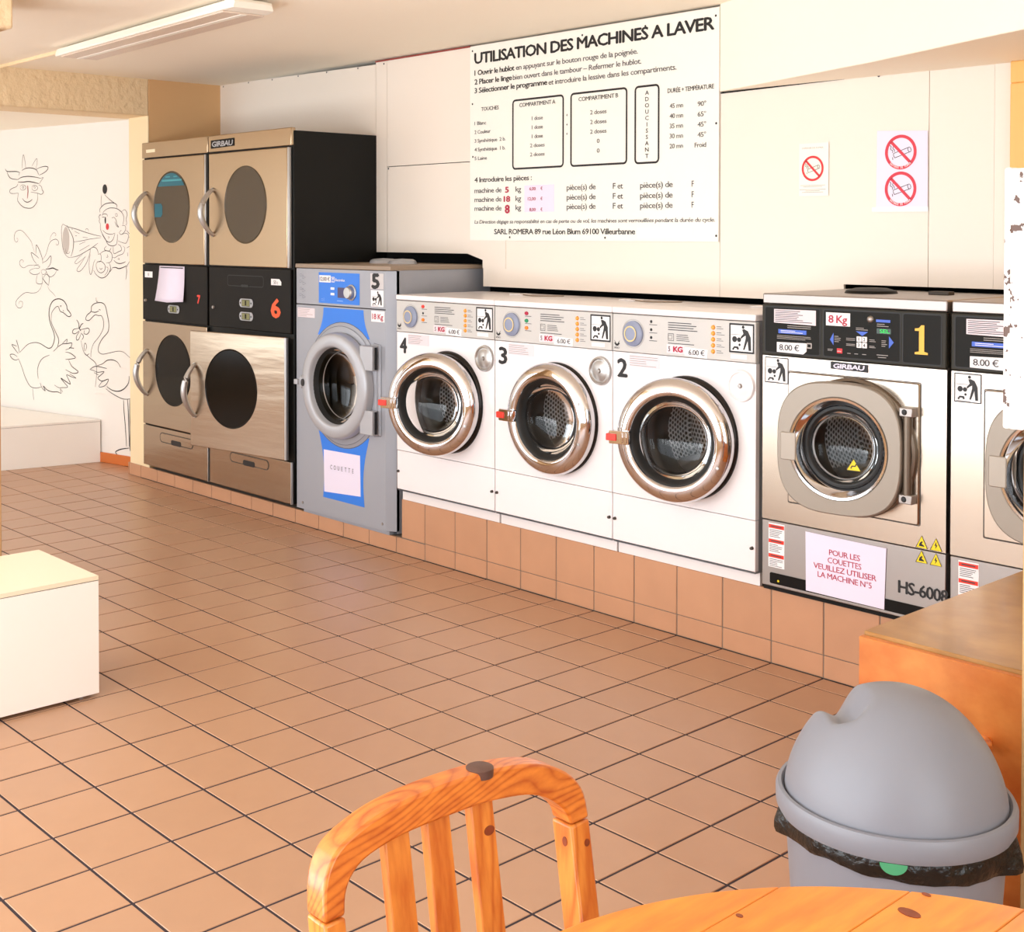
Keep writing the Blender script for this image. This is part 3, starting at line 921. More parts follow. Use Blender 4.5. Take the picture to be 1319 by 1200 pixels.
# ---------------------------------------------------------------- plinth under the machines
core = B()
core.box(-4.945, 2.2, 0.0945, 1.1, 0, 0.069)
core.box(-2.36, 2.2, 0.0945, 1.1, 0.069, 0.244)
plinth = struct(core.build('plinth', 'grout_light', smooth=False))


def slab(x0, x1, z0, z1, parent=plinth, name='plinth_tile', y0=0.0918, y1=0.106):
    g_ = 0.0022
    b = B().box(x0 + g_, x1 - g_, y0 + random.uniform(-0.0005, 0.0005), y1, z0 + g_, z1 - g_ * 0.3)
    return b.build(name, 'plinth_tile', parent, bevel=0.0015, seg=1, smooth=False)


for ix in range(-25, 8):
    x = ix * G
    x0 = max(x, -4.945)
    slab(x0, x + G, 0.0, 0.0735 if x > -2.3 else 0.0705)
    if x > -2.3 or abs(x + 2.4) < 0.01:
        slab(max(x, -2.362), x + G, 0.0735, 0.2465)
struct(B().box(-4.952, -4.944, 0.09, 0.32, 0, 0.0705).build('trim_3', 'plinth_tile', smooth=False))
struct(B().box(-0.425, 1.3, 0.085, 0.56, 0.247, 0.262).build('gap_shade', 'dark', smooth=False))  # dark box standing in for the shade under the steel washers

# ---------------------------------------------------------------- partition of screwed panels above the machines
back = struct(B().box(-4.7, -4.699, 0.582, 0.583, 1.95, CEIL).build('wall_back', 'panel', smooth=False))


def wpanel(poly, y0=0.570, t=0.012):
    b = B().prism(poly, y0, y0 + t)
    return b.build('wall_panel', 'panel', back, smooth=False)


wpanel([(-4.70, 1.6), (-3.172, 1.6), (-3.172, 2.288), (-4.70, 2.312)])
wpanel([(-3.169, 1.329), (-3.078, 1.329), (-3.078, 2.30), (-3.169, 2.30)])
wpanel([(-3.076, 1.764), (-2.352, 1.764), (-2.352, 2.302), (-3.076, 2.302)])
wpanel([(-3.072, 1.329), (-2.46, 1.329), (-2.35, 1.300), (-2.35, 1.760), (-3.060, 1.760), (-3.072, 1.748)], 0.5685)
wpanel([(-2.350, 1.178), (-0.984, 1.178), (-0.984, 2.302), (-2.350, 2.302)])
wpanel([(-2.350, 1.262), (-2.194, 1.262), (-2.194, 1.398), (-2.56, 1.398), (-2.56, 1.335), (-2.350, 1.325)], 0.566, 0.004)
wpanel([(-0.982, 1.178), (-0.435, 1.178), (-0.435, 1.243), (-0.112, 1.243), (-0.112, 1.982), (-0.982, 1.967)])
wpanel([(-0.110, 1.243), (0.117, 1.243), (0.117, 1.986), (-0.110, 1.986)], 0.5705)
wpanel([(0.119, 1.243), (0.9, 1.243), (0.9, 2.0), (0.119, 2.0)], 0.568)
g = Flat()
for x, z in ((-4.66, 2.30), (-4.38, 2.30), (-4.13, 2.295), (-3.87, 2.292), (-3.6, 2.288), (-3.32, 2.283), (-3.10, 2.285), (-3.063, 1.752), (-0.30, 1.972)):
    g.disc(x, z, 0.005, 10)
g.build('screw_heads', 'grey_ink', back, y=0.5685)
# dark joint above the right-hand panels, thin red joint along the ceiling left of the sign
struct(B().prism([(-0.98, 1.964), (-0.30, 1.974), (-0.30, 1.981), (-0.98, 1.968)], 0.5655, 0.571).build('trim_5', 'dark', smooth=False))
struct(B().box(-3.17, -2.44, 0.5655, 0.5715, 2.298, 2.305).build('trim_6', mat('brown_red_joint', (150, 60, 50), 0.7), smooth=False))
# plaster bulkhead over the right-hand panels
bk = B().prism_z([(-0.984, 0.566), (-0.129, 0.234), (0.35, 0.01), (1.4, -0.45), (3.3, -0.45), (3.3, 1.1), (-0.984, 1.1)], 1.972, CEIL + 0.02)
struct(bk.build('trim_7', 'ceiling', bevel=0.003))
struct(B().box(0.9, XR, 0.58, 1.1, 0, 2.0).build('wall_back_right', 'panel', smooth=False))

# orange stained door frame at the right end of the partition
df = B().box(0.185, 0.255, 0.535, 0.568, 1.243, 1.902).box(0.185, 0.95, 0.535, 0.568, 1.902, 1.972)
d1 = struct(df.build('door_1', 'orange_frame', bevel=0.004))
B().box(0.262, 0.95, 0.545, 0.566, 1.243, 1.895).build('door_leaf', 'orange_frame', d1, bevel=0.003)

# rough pillar at the left edge of the view, and the beam it carries
struct(B().box(-2.92, -2.6, -1.95, -1.6, 0, CEIL + 0.01).build('trim_8', 'post', bevel=0.006))
struct(B().box(-2.95, -2.57, YF, -1.557, 2.172, CEIL + 0.02).build('trim_9', 'plaster', bevel=0.01))

# ceiling lamp
lamp = thing('ceiling_lamp', 'long white fluorescent ceiling lamp with prismatic diffuser', 'lamp', (-2.93, -0.80, 0), radians(-2.9))
b = B()
prof = [(-0.095, 2.262), (-0.098, 2.268), (-0.09, 2.296), (-0.05, 2.300), (0.05, 2.300), (0.09, 2.296), (0.098, 2.268), (0.095, 2.262)]
b.loft([[(x, y, z) for y, z in prof] for x in (-0.84, 0.80)])
b.build('housing', 'lamp_white', lamp, bevel=0.002)
B().box(-0.82, 0.78, -0.088, 0.088, 2.2545, 2.2618).build('diffuser', 'prism', lamp, bevel=0.002)
B().box(-0.82, 0.78, -0.012, 0.012, 2.2525, 2.2545).build('diffuser_rib', 'lamp_white', lamp)
for s_, x0 in ((1, 0.80), (-1, -0.84)):
    e = B().loft([[(x0, y, z) for y, z in prof], [(x0 + s_ * 0.045, y * 0.93, z + (0.002 if z < 2.28 else 0)) for y, z in prof],
                  [(x0 + s_ * 0.055, y * 0.86, 2.27 + (z - 2.27) * 0.6) for y, z in prof]])
    e.build('end_cap', 'lamp_white', lamp)
for x in (-0.5, 0.5):
    B().box(x - 0.06, x + 0.06, -0.03, 0.03, 2.299, CEIL + 0.002).build('bracket', 'dark_edge', lamp)
tag(B().tube([(-3.80, -0.78, 2.303), (-4.2, -0.775, 2.303), (-4.69, -0.77, 2.303)], 0.009).build('cable_conduit', 'conduit'),
    'thin cream cable conduit running across the ceiling from the lamp to the beam', 'conduit')

# ---------------------------------------------------------------- white blocks at the left
blk = thing('seat_block', 'glossy white laminate cube seat, near the camera at the left edge', 'bench', (-1.6, -1.70, 0))
B().box(-0.44, 0.0, -1.25, 0.0, 0.012, 0.359).build('body', 'white_lam', blk, bevel=0.001, seg=1)
B().box(-0.44, 0.0, -1.25, 0.0, 0.3605, 0.374).build('top', mat('cream_laminate_top', (238, 226, 200), 0.35), blk, bevel=0.001, seg=1)
B().box(-0.4385, -0.0015, -1.2485, -0.0015, 0.359, 0.3605).build('seam', 'dark_edge', blk, smooth=False)
for x in (-0.40, -0.04):
    for y in (-1.2, -0.04):
        B().lathe_z(x, y, [(0, 0.0), (0.014, 0.0), (0.014, 0.012), (0, 0.012)], 16).build('foot', 'chrome', blk)
ang = math.atan2(0.114, 0.589)
blk = thing('bench_block', 'low white platform block against the painted wall', 'bench', (-5.44, 0.150, 0), -ang)
B().prism_z([(0, 0), (-1.50, -0.64), (-1.50, -2.2), (0, -2.2)], 0.0, 0.252).build('body', 'white_lam', blk, bevel=0.001, seg=1)
B().prism_z([(0, 0), (-1.50, -0.64), (-1.50, -2.2), (0, -2.2)], 0.2535, 0.265).build('top', 'white_lam', blk, bevel=0.001, seg=1)
B().prism_z([(-0.002, -0.002), (-1.49, -0.642), (-1.49, -2.19), (-0.002, -2.19)], 0.252, 0.2535).build('seam', 'dark_edge', blk, smooth=False)


# ================================================================ SIGNS
# large instruction board
sg = thing('instruction_board', 'large white board of washing instructions with bold black heading', 'sign', (0, 0.5672, 0))
B().box(-2.435, -0.985, -0.0045, 0.0, 1.392, 2.298).build('board', mat('ivory_board', (244, 240, 230), 0.45), sg, smooth=False)
Y0 = -0.0045
t = Flat()
t.text('UTILISATION DES MACHINES A LAVER', -2.402, 2.216, 0.0485, w=1.393, bold=0.030)
t.text('1 Ouvrir le hublot', -2.402, 2.1615, 0.0235, w=0.269, bold=0.02)
t.text('2 Placer le linge', -2.402, 2.1195, 0.0235, w=0.253, bold=0.02)
t.text('3 Sélectionner le programme', -2.402, 2.079, 0.0235, w=0.479, bold=0.02)
t.text('4 Introduire les pièces :', -2.402, 1.663, 0.0225, w=0.383, bold=0.014)
t.text('SARL ROMERA 89 rue Léon Blum 69100 Villeurbanne', -2.266, 1.421, 0.0235, w=0.856, bold=0.015)
t.frame(-2.146, -1.820, 1.712, 2.029, 0.0085, 0.02)
t.frame(-1.781, -1.454, 1.711, 2.030, 0.0085, 0.02)
t.frame(-1.415, -1.282, 1.708, 2.029, 0.0085, 0.02)
t.build('heading_lettering', 'black', sg, y=Y0)['kind'] = 'stuff'
t = Flat()
t.text('en appuyant sur le bouton rouge de la poignée.', -2.122, 2.1615, 0.0225, w=0.724, bold=0.006)
t.text('bien ouvert dans le tambour – Refermer le hublot.', -2.142, 2.1185, 0.0225, w=0.763, bold=0.006)
t.text('et introduire la lessive dans les compartiments.', -1.914, 2.077, 0.0225, w=0.719, bold=0.006)
for z in (1.613, 1.571, 1.530):
    t.text('machine de', -2.402, z, 0.0225, w=0.185, bold=0.006)
    t.text('kg', -2.124, z, 0.0235, w=0.037, bold=0.006)
    t.text('pièce(s) de', -1.802, z - 0.001, 0.0235, w=0.171, bold=0.006)
    t.text('F et', -1.533, z - 0.002, 0.0235, w=0.056, bold=0.006)
    t.text('pièce(s) de', -1.383, z - 0.003, 0.0235, w=0.171, bold=0.006)
    t.text('F', -1.116, z - 0.004, 0.023, bold=0.006)
t.text('La Direction dégage sa responsabilité en cas de perte ou de vol, les machines sont verrouillées pendant la durée du cycle.',
       -2.402, 1.470, 0.0165, w=1.40, slant=0.2, bold=0.004)
for i, (a, bb) in enumerate((('45 mn', '90°'), ('40 mn', '65°'), ('35 mn', '45°'), ('30 mn', '45°'), ('20 mn', 'Froid'))):
    z = 1.925 - 0.0402 * i
    t.text(a, -1.229, z, 0.0185, w=0.068, bold=0.006)
    t.text(bb, -1.046, z - 0.002, 0.0185, align='r', w=0.042 if i < 4 else 0.056, bold=0.006)
t.build('text_lettering', 'grey_ink', sg, y=Y0)['kind'] = 'stuff'
t = Flat()
t.text('TOUCHES', -2.356, 1.9935, 0.017, w=0.12, bold=0.008)
t.text('COMPARTIMENT A', -2.099, 1.9925, 0.0175, w=0.227, bold=0.008)
t.text('COMPARTIMENT B', -1.732, 1.991, 0.0175, w=0.227, bold=0.008)
t.text('DURÉE + TEMPÉRATURE', -1.240, 1.987, 0.0175, w=0.232, bold=0.008)
for i, c in enumerate('ADOUCISSANT'):
    t.text(c, -1.348, 1.989 - 0.0257 * i, 0.0165, bold=0.012, align='c', cond=1.2)
for z in (1.935, 1.894, 1.854):
    t.text('+', -1.801, z - 0.006, 0.016, align='c', bold=0.006)
for x, z in ((-2.417, 2.277), (-1.001, 2.267), (-2.417, 2.030), (-2.414, 1.783), (-0.997, 1.851), (-2.162, 1.407), (-1.577, 1.406),
             (-0.995, 1.415), (-1.358, 2.269), (-1.711, 2.272)):
    t.disc(x, z, 0.0048, 10)
t.build('table_lettering', 'black', sg, y=Y0)['kind'] = 'stuff'
t = Flat()
for i, s_ in enumerate(('1 Blanc', '2 Couleur', '3 Synthétique  2 b.', '4 Synthétique  1 b.', '5 Laine')):
    t.text(s_, -2.402, 1.930 - 0.0408 * i, 0.016, w=(0.08, 0.11, 0.212, 0.21, 0.086)[i], bold=0.006)
for i, s_ in enumerate(('1 dose', '1 dose', '1 dose', '2 doses', '2 doses')):
    t.text(s_, -1.984, 1.929 - 0.0402 * i, 0.0165, w=(0.070, 0.092)[i > 2], align='c', bold=0.006)
for i, s_ in enumerate(('2 doses', '2 doses', '2 doses', '0', '0')):
    t.text(s_, -1.617, 1.930 - 0.0410 * i, 0.0175, w=(0.094, 0.016)[i > 2], align='c', bold=0.006)
t.build('row_lettering', 'grey_ink', sg, y=Y0)['kind'] = 'stuff'
sticker(sg, 'price_patch', 'lilac', -2.067, -1.878, 1.519, 1.640, y=Y0)
sticker(sg, 'blank_patch', 'white', -1.399, -1.113, 1.405, 1.447, y=Y0)
t = Flat()
for z, s_ in ((1.617, '6,00'), (1.572, '12,00'), (1.524, '8,00')):
    t.text(s_, -1.993, z, 0.0135, align='r', w=0.010 * len(s_), bold=0.01)
    t.text('€', -1.962, z, 0.0135, w=0.011, bold=0.01)
t.text('5', -2.180, 1.611, 0.0245, w=0.022, bold=0.04, align='c')
t.text('18', -2.180, 1.569, 0.0245, w=0.040, bold=0.04, align='c')
t.text('8', -2.178, 1.517, 0.036, w=0.028, bold=0.04, align='c')
t.build('price_lettering', 'crimson', sg, y=Y0 - 0.0008)['kind'] = 'stuff'


def nosmoke(parent, u, v, R, red, caption):
    f = Flat()
    f.ring(u, v, R * 0.82, R, 56)
    a = radians(-45)
    c, s_ = cos(a), sin(a)
    L, wd = R * 0.86, R * 0.085
    f.poly([(u - L * c + wd * s_, v - L * s_ - wd * c), (u + L * c + wd * s_, v + L * s_ - wd * c),
            (u + L * c - wd * s_, v + L * s_ + wd * c), (u - L * c - wd * s_, v - L * s_ + wd * c)])
    f.build('prohibition_ring', red, parent, eps=0.0020)
    g = Flat()
    k = R / 0.059
    a = radians(18)

    def P(x, y):
        return (u + k * (x * cos(a) - y * sin(a)), v + k * (x * sin(a) + y * cos(a)))
    lw = 0.0022 * k
    g.line([P(-0.027, -0.011), P(0.036, -0.011), P(0.0385, -0.0065), P(0.0385, 0.0005), P(0.036, 0.005), P(-0.027, 0.005)], lw)
    g.line([P(-0.027, -0.011), P(-0.029, -0.003), P(-0.027, 0.005)], lw)
    g.line([P(0.030, 0.005), P(0.027, -0.003), P(0.030, -0.011)], lw)
    g.line([P(-0.034, -0.006), P(-0.036, -0.015)], lw)
    g.line([P(-0.030, 0.008), P(-0.027, 0.016), P(-0.033, 0.022), P(-0.028, 0.030), P(-0.031, 0.036)], lw, smooth=True)
    g.line([P(-0.022, 0.009), P(-0.020, 0.016), P(-0.024, 0.022), P(-0.020, 0.028)], lw, smooth=True)
    g.build('cigarette_mark', 'black', parent, eps=0.0014)
    if caption:
        h = Flat()
        n = len(caption)
        for i, ch in enumerate(caption):
            th = radians(-90 - 46 + 92 * (i + 0.5) / n)
            rr = R * 0.94
            h.text(ch, u + rr * cos(th), v + rr * sin(th), R * 0.11, bold=0.02, align='c', cond=0.8, rot=th + pi / 2)
        h.build('ring_lettering', 'white', parent, eps=0.0026)


n1 = thing('no_smoking_sticker', 'small clear no smoking sticker with one red ring', 'sign', (0, 0.567, 0))
sticker(n1, 'sheet', mat('cream_sticker', (250, 240, 226), 0.5), -0.622, -0.498, 1.560, 1.752, t=0.0006)
nosmoke(n1, -0.564, 1.660, 0.046, 'red', '')
g = Flat()
g.text('DEFENSE DE FUMER', -0.564, 1.732, 0.0055, w=0.09, align='c')
for z, wd in ((1.598, 0.105), (1.593, 0.08), (1.583, 0.11), (1.578, 0.06), (1.573, 0.09)):
    g.rect(-0.564 - wd / 2, -0.564 + wd / 2, z, z + 0.0018)
g.build('small_print', 'pale_ink', n1, eps=0.0012)
n2 = thing('no_smoking_poster', 'lilac sheet with two red no smoking rings, taped up', 'sign', (0, 0.567, 0))
B().prism([(-0.306, 1.512), (-0.112, 1.506), (-0.114, 1.771), (-0.304, 1.781)], -0.0008, 0).build('sheet', 'lilac', n2, smooth=False)
B().prism([(-0.322, 1.500), (-0.110, 1.498), (-0.110, 1.514), (-0.322, 1.516)], -0.0011, -0.0008).build('tape', mat('clear_tape', (240, 232, 232), 0.25), n2, smooth=False)
for v in (1.703, 1.577):
    nosmoke(n2, -0.213, v, 0.0595, 'sign_red', 'DEFENSE DE FUMER')


# ================================================================ PICTOGRAM (person loading a washer)
def pictogram(parent, x0, x1, z0, z1, frame=0.004, y=0.0, name='pictogram_sticker', fm='black'):
    o = sticker(parent, name, 'white', x0, x1, z0, z1, y=y)
    w_, h_ = x1 - x0, z1 - z0
    U = lambda a, b_: (x0 + a * w_, z0 + b_ * h_)
    g = Flat()
    if frame:
        g.frame(x0, x1, z0, z1, frame, 0.002)
    g.poly([U(0.52, 0.80), U(0.60, 0.82), U(0.75, 0.76), U(0.86, 0.55), U(0.88, 0.10), U(0.78, 0.10), U(0.74, 0.42), U(0.62, 0.12),
            U(0.56, 0.12), U(0.66, 0.50), U(0.66, 0.60), U(0.58, 0.56), U(0.48, 0.48), U(0.46, 0.54), U(0.57, 0.66)])
    g.disc(*U(0.56, 0.88), 0.055 * w_, 12)
    g.disc(*U(0.22, 0.46), 0.10 * w_, 14)
    g.disc(*U(0.40, 0.45), 0.08 * w_, 12)
    g.poly([U(0.12, 0.12), U(0.20, 0.22), U(0.36, 0.22), U(0.40, 0.14), U(0.34, 0.10), U(0.30, 0.16), U(0.22, 0.16), U(0.18, 0.08)])
    g.disc(*U(0.42, 0.28), 0.045 * w_, 10)
    g.line([U(0.08, 0.62), U(0.50, 0.62)], 0.0012)
    g.line([U(0.08, 0.05), U(0.60, 0.05)], 0.0012)
    g.build('pictogram', fm, o, eps=0.0014, y=y)
    return o


def lines(f, x0, x1, z0, z1, n, h=0.0022, seed=0):
    r = random.Random(seed)
    for i in range(n):
        z = z1 - (z1 - z0) * (i + 0.5) / n
        f.rect(x0, x0 + (x1 - x0) * r.uniform(0.55, 1.0), z - h / 2, z + h / 2)
    return f


# ================================================================ WHITE 5 kg WASHERS
def rotor_drum(root, cx, cz, r, depth, y0, matp='drum', plain='drum_plain'):
    """open drum: front lip, perforated shell and back (uv in metres), three lifters"""
    b = B()
    b.lathe_y(cx, cz, [(r * 0.82, y0), (r * 0.97, y0 + 0.008), (r, y0 + 0.02)], 48)
    o = b.build('drum', plain, root, recalc=False)
    me = bpy.data.meshes.new('drum_back')
    n = 48
    ring = [(r, y0 + 0.02, 0.0), (r, y0 + depth, depth), (r * 0.96, y0 + depth + 0.02, depth + 0.02)]
    vs, uvs = [], []
    for rr, yy, vv in ring:
        for i in range(n + 1):
            a_ = 2 * pi * i / n
            vs.append((cx + rr * cos(a_), yy, cz + rr * sin(a_)))
            uvs.append((a_ * r, vv))
    fs = []
    for k in range(2):
        for i in range(n):
            q = k * (n + 1) + i
            fs.append((q, q + 1, q + n + 2, q + n + 1))
    base = len(vs)
    vs.append((cx, y0 + depth - 0.03, cz))
    uvs.append((0.003, 0.0))
    for k, d in ((0.3, -0.025), (0.6, -0.012), (0.85, 0.004), (0.96, 0.02)):
        for i in range(n):
            a_ = 2 * pi * i / n
            vs.append((cx + r * k * cos(a_), y0 + depth + d, cz + r * k * sin(a_)))
            uvs.append((r * k * cos(a_) + 0.003, r * k * sin(a_)))
    fs += [(base, base + 1 + (i + 1) % n, base + 1 + i) for i in range(n)]
    for k in range(3):
        a_ = base + 1 + k * n
        fs += [(a_ + i, a_ + (i + 1) % n, a_ + n + (i + 1) % n, a_ + n + i) for i in range(n)]
    me.from_pydata(vs, [], fs)
    uvl = me.uv_layers.new(name='UVMap')
    for lp in me.loops:
        uvl.data[lp.index].uv = uvs[lp.vertex_index]
    finish(me, True, 50)
    link('perforated_shell', me, o, (matp,))
    for k in range(3):
        a = radians(100 + 120 * k)
        bb = B()
        for s_ in (1,):
            ring = []
            for yy, hh in ((y0 + 0.03, 0.02), (y0 + depth * 0.5, 0.06), (y0 + depth - 0.01, 0.065)):
                c = Vector((cx + r * cos(a), 0, cz + r * sin(a)))
                t_ = Vector((-sin(a), 0, cos(a)))
                n_ = Vector((-cos(a), 0, -sin(a)))
                ring.append([tuple(Vector((0, yy, 0)) + c + t_ * 0.035), tuple(Vector((0, yy, 0)) + c + t_ * 0.012 + n_ * hh),
                             tuple(Vector((0, yy, 0)) + c - t_ * 0.012 + n_ * hh), tuple(Vector((0, yy, 0)) + c - t_ * 0.035)])
            bb.loft(ring)
        bb.build('lifter', plain, o, bevel=0.004)
    return o


def white_washer(L, num, theta, leds, label, kgx=0.0):
    W = 0.634
    t = thing('washing_machine', label, 'washing machine', (L, 0.06, 0.247), group='white five kilo washers')
    cx, cz = 0.35, 0.468
    # carcass
    b = B()
    b.box(0.002, W - 0.002, 0.004, 0.52, 0.045, 0.884, skip=('front',))
    b.build('body', 'silver_paint', t, smooth=False)
    B().box(0.002, W - 0.002, 0.030, 0.045, 0.0, 0.052).build('toe_panel', 'white_kick', t, bevel=0.001, seg=1)
    B().box(0.0, W, 0.0, 0.02, 0.0525, 0.2225).build('kick_panel', 'white_enamel', t, bevel=0.002)
    fp = B()
    fp.plate_hole(0, W, 0.2250, 0.7445, cx, cz, 0.176, 0.0, 0.03)
    fp.box(0, W, 0.0, 0.02, 0.2250, 0.7445, skip=('front', 'back'))
    fp.build('front_panel', 'white_enamel', t, ang=40)
    cp = B().box(0, W, -0.003, 0.02, 0.7465, 0.8835).build('control_panel', 'panel_grey', t, bevel=0.003)
    B().box(-0.001, W + 0.001, -0.006, 0.51, 0.886, 0.9085).build('lid', 'white_enamel', t, bevel=0.004)
    # housing behind the door
    h = B()
    h.lathe_y(cx, cz, [(0.178, -0.002), (0.196, -0.016), (0.208, -0.014), (0.215, -0.004), (0.215, 0.0)], 64)
    ho = h.build('door_housing', mat('dark_housing', (40, 36, 34), 0.25, metal=0.5), t, ang=50)
    B().lathe_y(cx, cz, [(0.180, -0.004), (0.170, 0.0), (0.158, 0.02), (0.172, 0.05), (0.160, 0.085)], 64).build('bellows', 'rubber', ho, ang=60)
    rotor_drum(t, cx, cz, 0.232, 0.20, 0.07)
    # door, hinged at the right
    hx = cx + 0.215
    R = 0.215
    d = B()
    d.lathe_y(-R, 0, [(0.140, 0.004), (0.150, -0.018), (0.156, -0.034), (0.161, -0.040), (0.172, -0.041), (0.190, -0.036), (0.203, -0.028), (0.212, -0.016),
                      (0.215, -0.004), (0.213, 0.006), (0.200, 0.008), (0.150, 0.008)], 72)
    do = d.build('door', 'chrome', t, ang=60, loc=(hx, -0.022, cz), rz=theta)
    B().lathe_y(-R, 0, [(0.136, 0.006), (0.139, -0.008), (0.146, -0.016), (0.1545, -0.026), (0.1535, -0.031), (0.146, -0.028), (0.137, -0.012), (0.134, 0.0)], 64).build('door_seal', 'rubber', do, ang=60)
    B().lathe_y(-R, 0, [(0.138, -0.004), (0.132, 0.012), (0.118, 0.032), (0.095, 0.047), (0.06, 0.056), (0.03, 0.059), (0, 0.060)], 64).build('door_glass', 'glass', do, ang=60)
    hb = B().prism(rrect(-2 * R - 0.012, -2 * R + 0.064, -0.023, 0.023, 0.004), -0.052, -0.030)
    hb.box(-2 * R + 0.036, -2 * R + 0.044, -0.0545, -0.050, -0.018, 0.018).box(-2 * R + 0.050, -2 * R + 0.058, -0.0545, -0.050, -0.018, 0.018)
    ho2 = hb.build('handle', 'chrome', do, bevel=0.002)
    B().prism(rrect(-2 * R - 0.022, -2 * R + 0.018, -0.012, 0.012, 0.003), -0.056, -0.034).build('release_button', 'red_btn', do, bevel=0.002)
    for a in (-24, 24):
        B().lathe_y(-R + 0.185 * cos(radians(a)), 0.185 * sin(radians(a)), [(0, -0.0405), (0.005, -0.0402), (0.006, -0.037)], 12).build('rivet', 'alu', do)
    # coin lock disc
    lk = B().lathe_y(0.577, 0.668, [(0, -0.010), (0.034, -0.010), (0.038, -0.007), (0.042, -0.007), (0.046, -0.012), (0.052, -0.010), (0.055, 0.0)], 40)
    lk.build('soap_cap', 'alu' if num != '2' else 'white_enamel', t, ang=40)
    B().lathe_y(0.577, 0.668, [(0, -0.0165), (0.006, -0.016), (0.009, -0.010)], 16).build('cap_screw', 'steel_satin', t)
    for x in (0.012, W - 0.012):
        B().lathe_y(x, 0.131, [(0, -0.009), (0.005, -0.009), (0.006, 0.0)], 12).build('panel_lock', 'dark_edge', t)
    # dial
    dz = 0.815
    dl = B().lathe_y(0.100, dz, [(0, -0.020), (0.024, -0.020), (0.030, -0.016), (0.040, -0.014), (0.046, -0.009), (0.047, -0.003)], 40)
    do_ = dl.build('dial', 'dialblue', t, ang=30)
    Flat().ring(0.100, dz, 0.024, 0.0285, 32).build('dial_ring', 'dialyellow', do_, y=-0.0205)
    Flat().ring(0.100, dz, 0.0510, 0.0525, 28).build('dial_scale', 'pale_ink', t, y=-0.003)
    for k, (m_, z) in enumerate(zip(leds, (0.863, 0.834, 0.806))):
        if m_ != 'black':
            B().lathe_y(0.184, z, [(0, -0.008), (0.008, -0.006), (0.009, -0.003)], 16, sx=1.15, sz=0.85).build('indicator_lamp', m_, t)
        else:
            B().lathe_y(0.184, z, [(0, -0.0036), (0.0055, -0.0036), (0.0055, -0.003)], 14).build('indicator_lamp', 'black', t)
    for k in range(5):
        B().lathe_y(0.459, 0.857 - 0.0205 * k, [(0, -0.010), (0.006, -0.008), (0.0085, -0.003)], 16).build('programme_button', 'orange', t)
    g = Flat()
    for z in (0.852, 0.823, 0.795):
        g.rect(0.176, 0.212, z - 0.001, z + 0.001)
    lines(g, 0.262, 0.42, 0.835, 0.868, 4, 0.0028, 3)
    g.frame(0.262, 0.288, 0.800, 0.826, 0.0016)
    g.frame(0.262, 0.280, 0.806, 0.820, 0.0012)
    lines(g, 0.30, 0.36, 0.800, 0.826, 4, 0.002, 5)
    lines(g, 0.262, 0.38, 0.786, 0.797, 1, 0.0024, 2)
    for k in range(5):
        z = 0.857 - 0.0205 * k
        g.rect(0.474, 0.494, z + 0.0025, z + 0.0042)
        g.rect(0.474, 0.502 + 0.006 * (k % 2), z - 0.004, z - 0.0025)
    g.build('panel_print', 'grey_ink', t, y=-0.003)
    # maker's small mark: a winged emblem and four letters
    g = Flat()
    g.poly([(0.022, 0.768), (0.028, 0.779), (0.036, 0.788), (0.031, 0.778), (0.036, 0.776), (0.027, 0.7665)][::1])
    g.poly([(0.022, 0.768), (0.016, 0.779), (0.008, 0.788), (0.013, 0.778), (0.008, 0.776), (0.017, 0.7665)][::-1])
    g.poly([(0.0225, 0.7655), (0.0265, 0.7715), (0.022, 0.776), (0.0175, 0.7715)])
    g.text('IPSO', 0.022, 0.7565, 0.0058, w=0.024, align='c', bold=0.01)
    g.build('maker_mark', 'black', t, y=-0.003)
    # weight and price stickers
    s1 = sticker(t, 'weight_sticker', 'pinkpaper', 0.256, 0.336, 0.757, 0.787, y=-0.003)
    Flat().text('5', 0.264, 0.763, 0.017, bold=0.01).build('lettering', 'grey_ink', s1, y=-0.0038)
    Flat().text('KG', 0.287, 0.763, 0.018, w=0.040, bold=0.05).build('lettering', 'crimson', s1, y=-0.0038)
    s2 = B().prism([(0.336, 0.752), (0.434, 0.748), (0.436, 0.778), (0.338, 0.782)], -0.0038, -0.003).build('price_sticker', 'white', t, smooth=False)
    Flat().text('6.00 €', 0.354, 0.757, 0.0175, w=0.070, bold=0.006).build('lettering', 'grey_ink', s2, y=-0.0038)
    pictogram(t, 0.527, 0.629, 0.777, 0.876, 0.006, y=-0.003)
    sticker(t, 'blank_tag', 'white', 0.533, 0.60, 0.757, 0.771, y=-0.003)
    # number and notice
    Flat().text(num, 0.046, 0.655, 0.064, w=0.044, bold=0.03, align='c').build('machine_number', 'black', t, eps=0.0012)
    s3 = sticker(t, 'notice_sticker', 'pinkpaper', 0.078, 0.222, 0.694, 0.7405)
    lines(Flat(), 0.082, 0.216, 0.697, 0.737, 5, 0.0022, int(num)).build('small_print', 'pale_ink', s3, y=-0.0008)
    # clips and cable on the lid
    B().box(0.36, 0.44, 0.34, 0.40, 0.9085, 0.914).build('lid_clip', 'white_kick', t, bevel=0.002)
    B().tube(smooth_path([(0.40, 0.37, 0.913), (0.52, 0.32, 0.9115), (0.60, 0.36, 0.9115), (W, 0.40, 0.9115)]), 0.003, 6).build('lid_cable', 'grey_top', t)
    return t


white_washer(-2.353, '4', radians(20), ('red_btn', 'black', 'orange2'), 'white washing machine numbered 4, chrome door ajar, beside the grey washer')
white_washer(-1.714, '3', radians(3.5), ('crimson', 'green', 'orange2'), 'white washing machine numbered 3, chrome door closed, middle of three')
white_washer(-1.076, '2', radians(16), ('black', 'black', 'black'), 'white washing machine numbered 2, chrome door ajar, beside the steel washer')


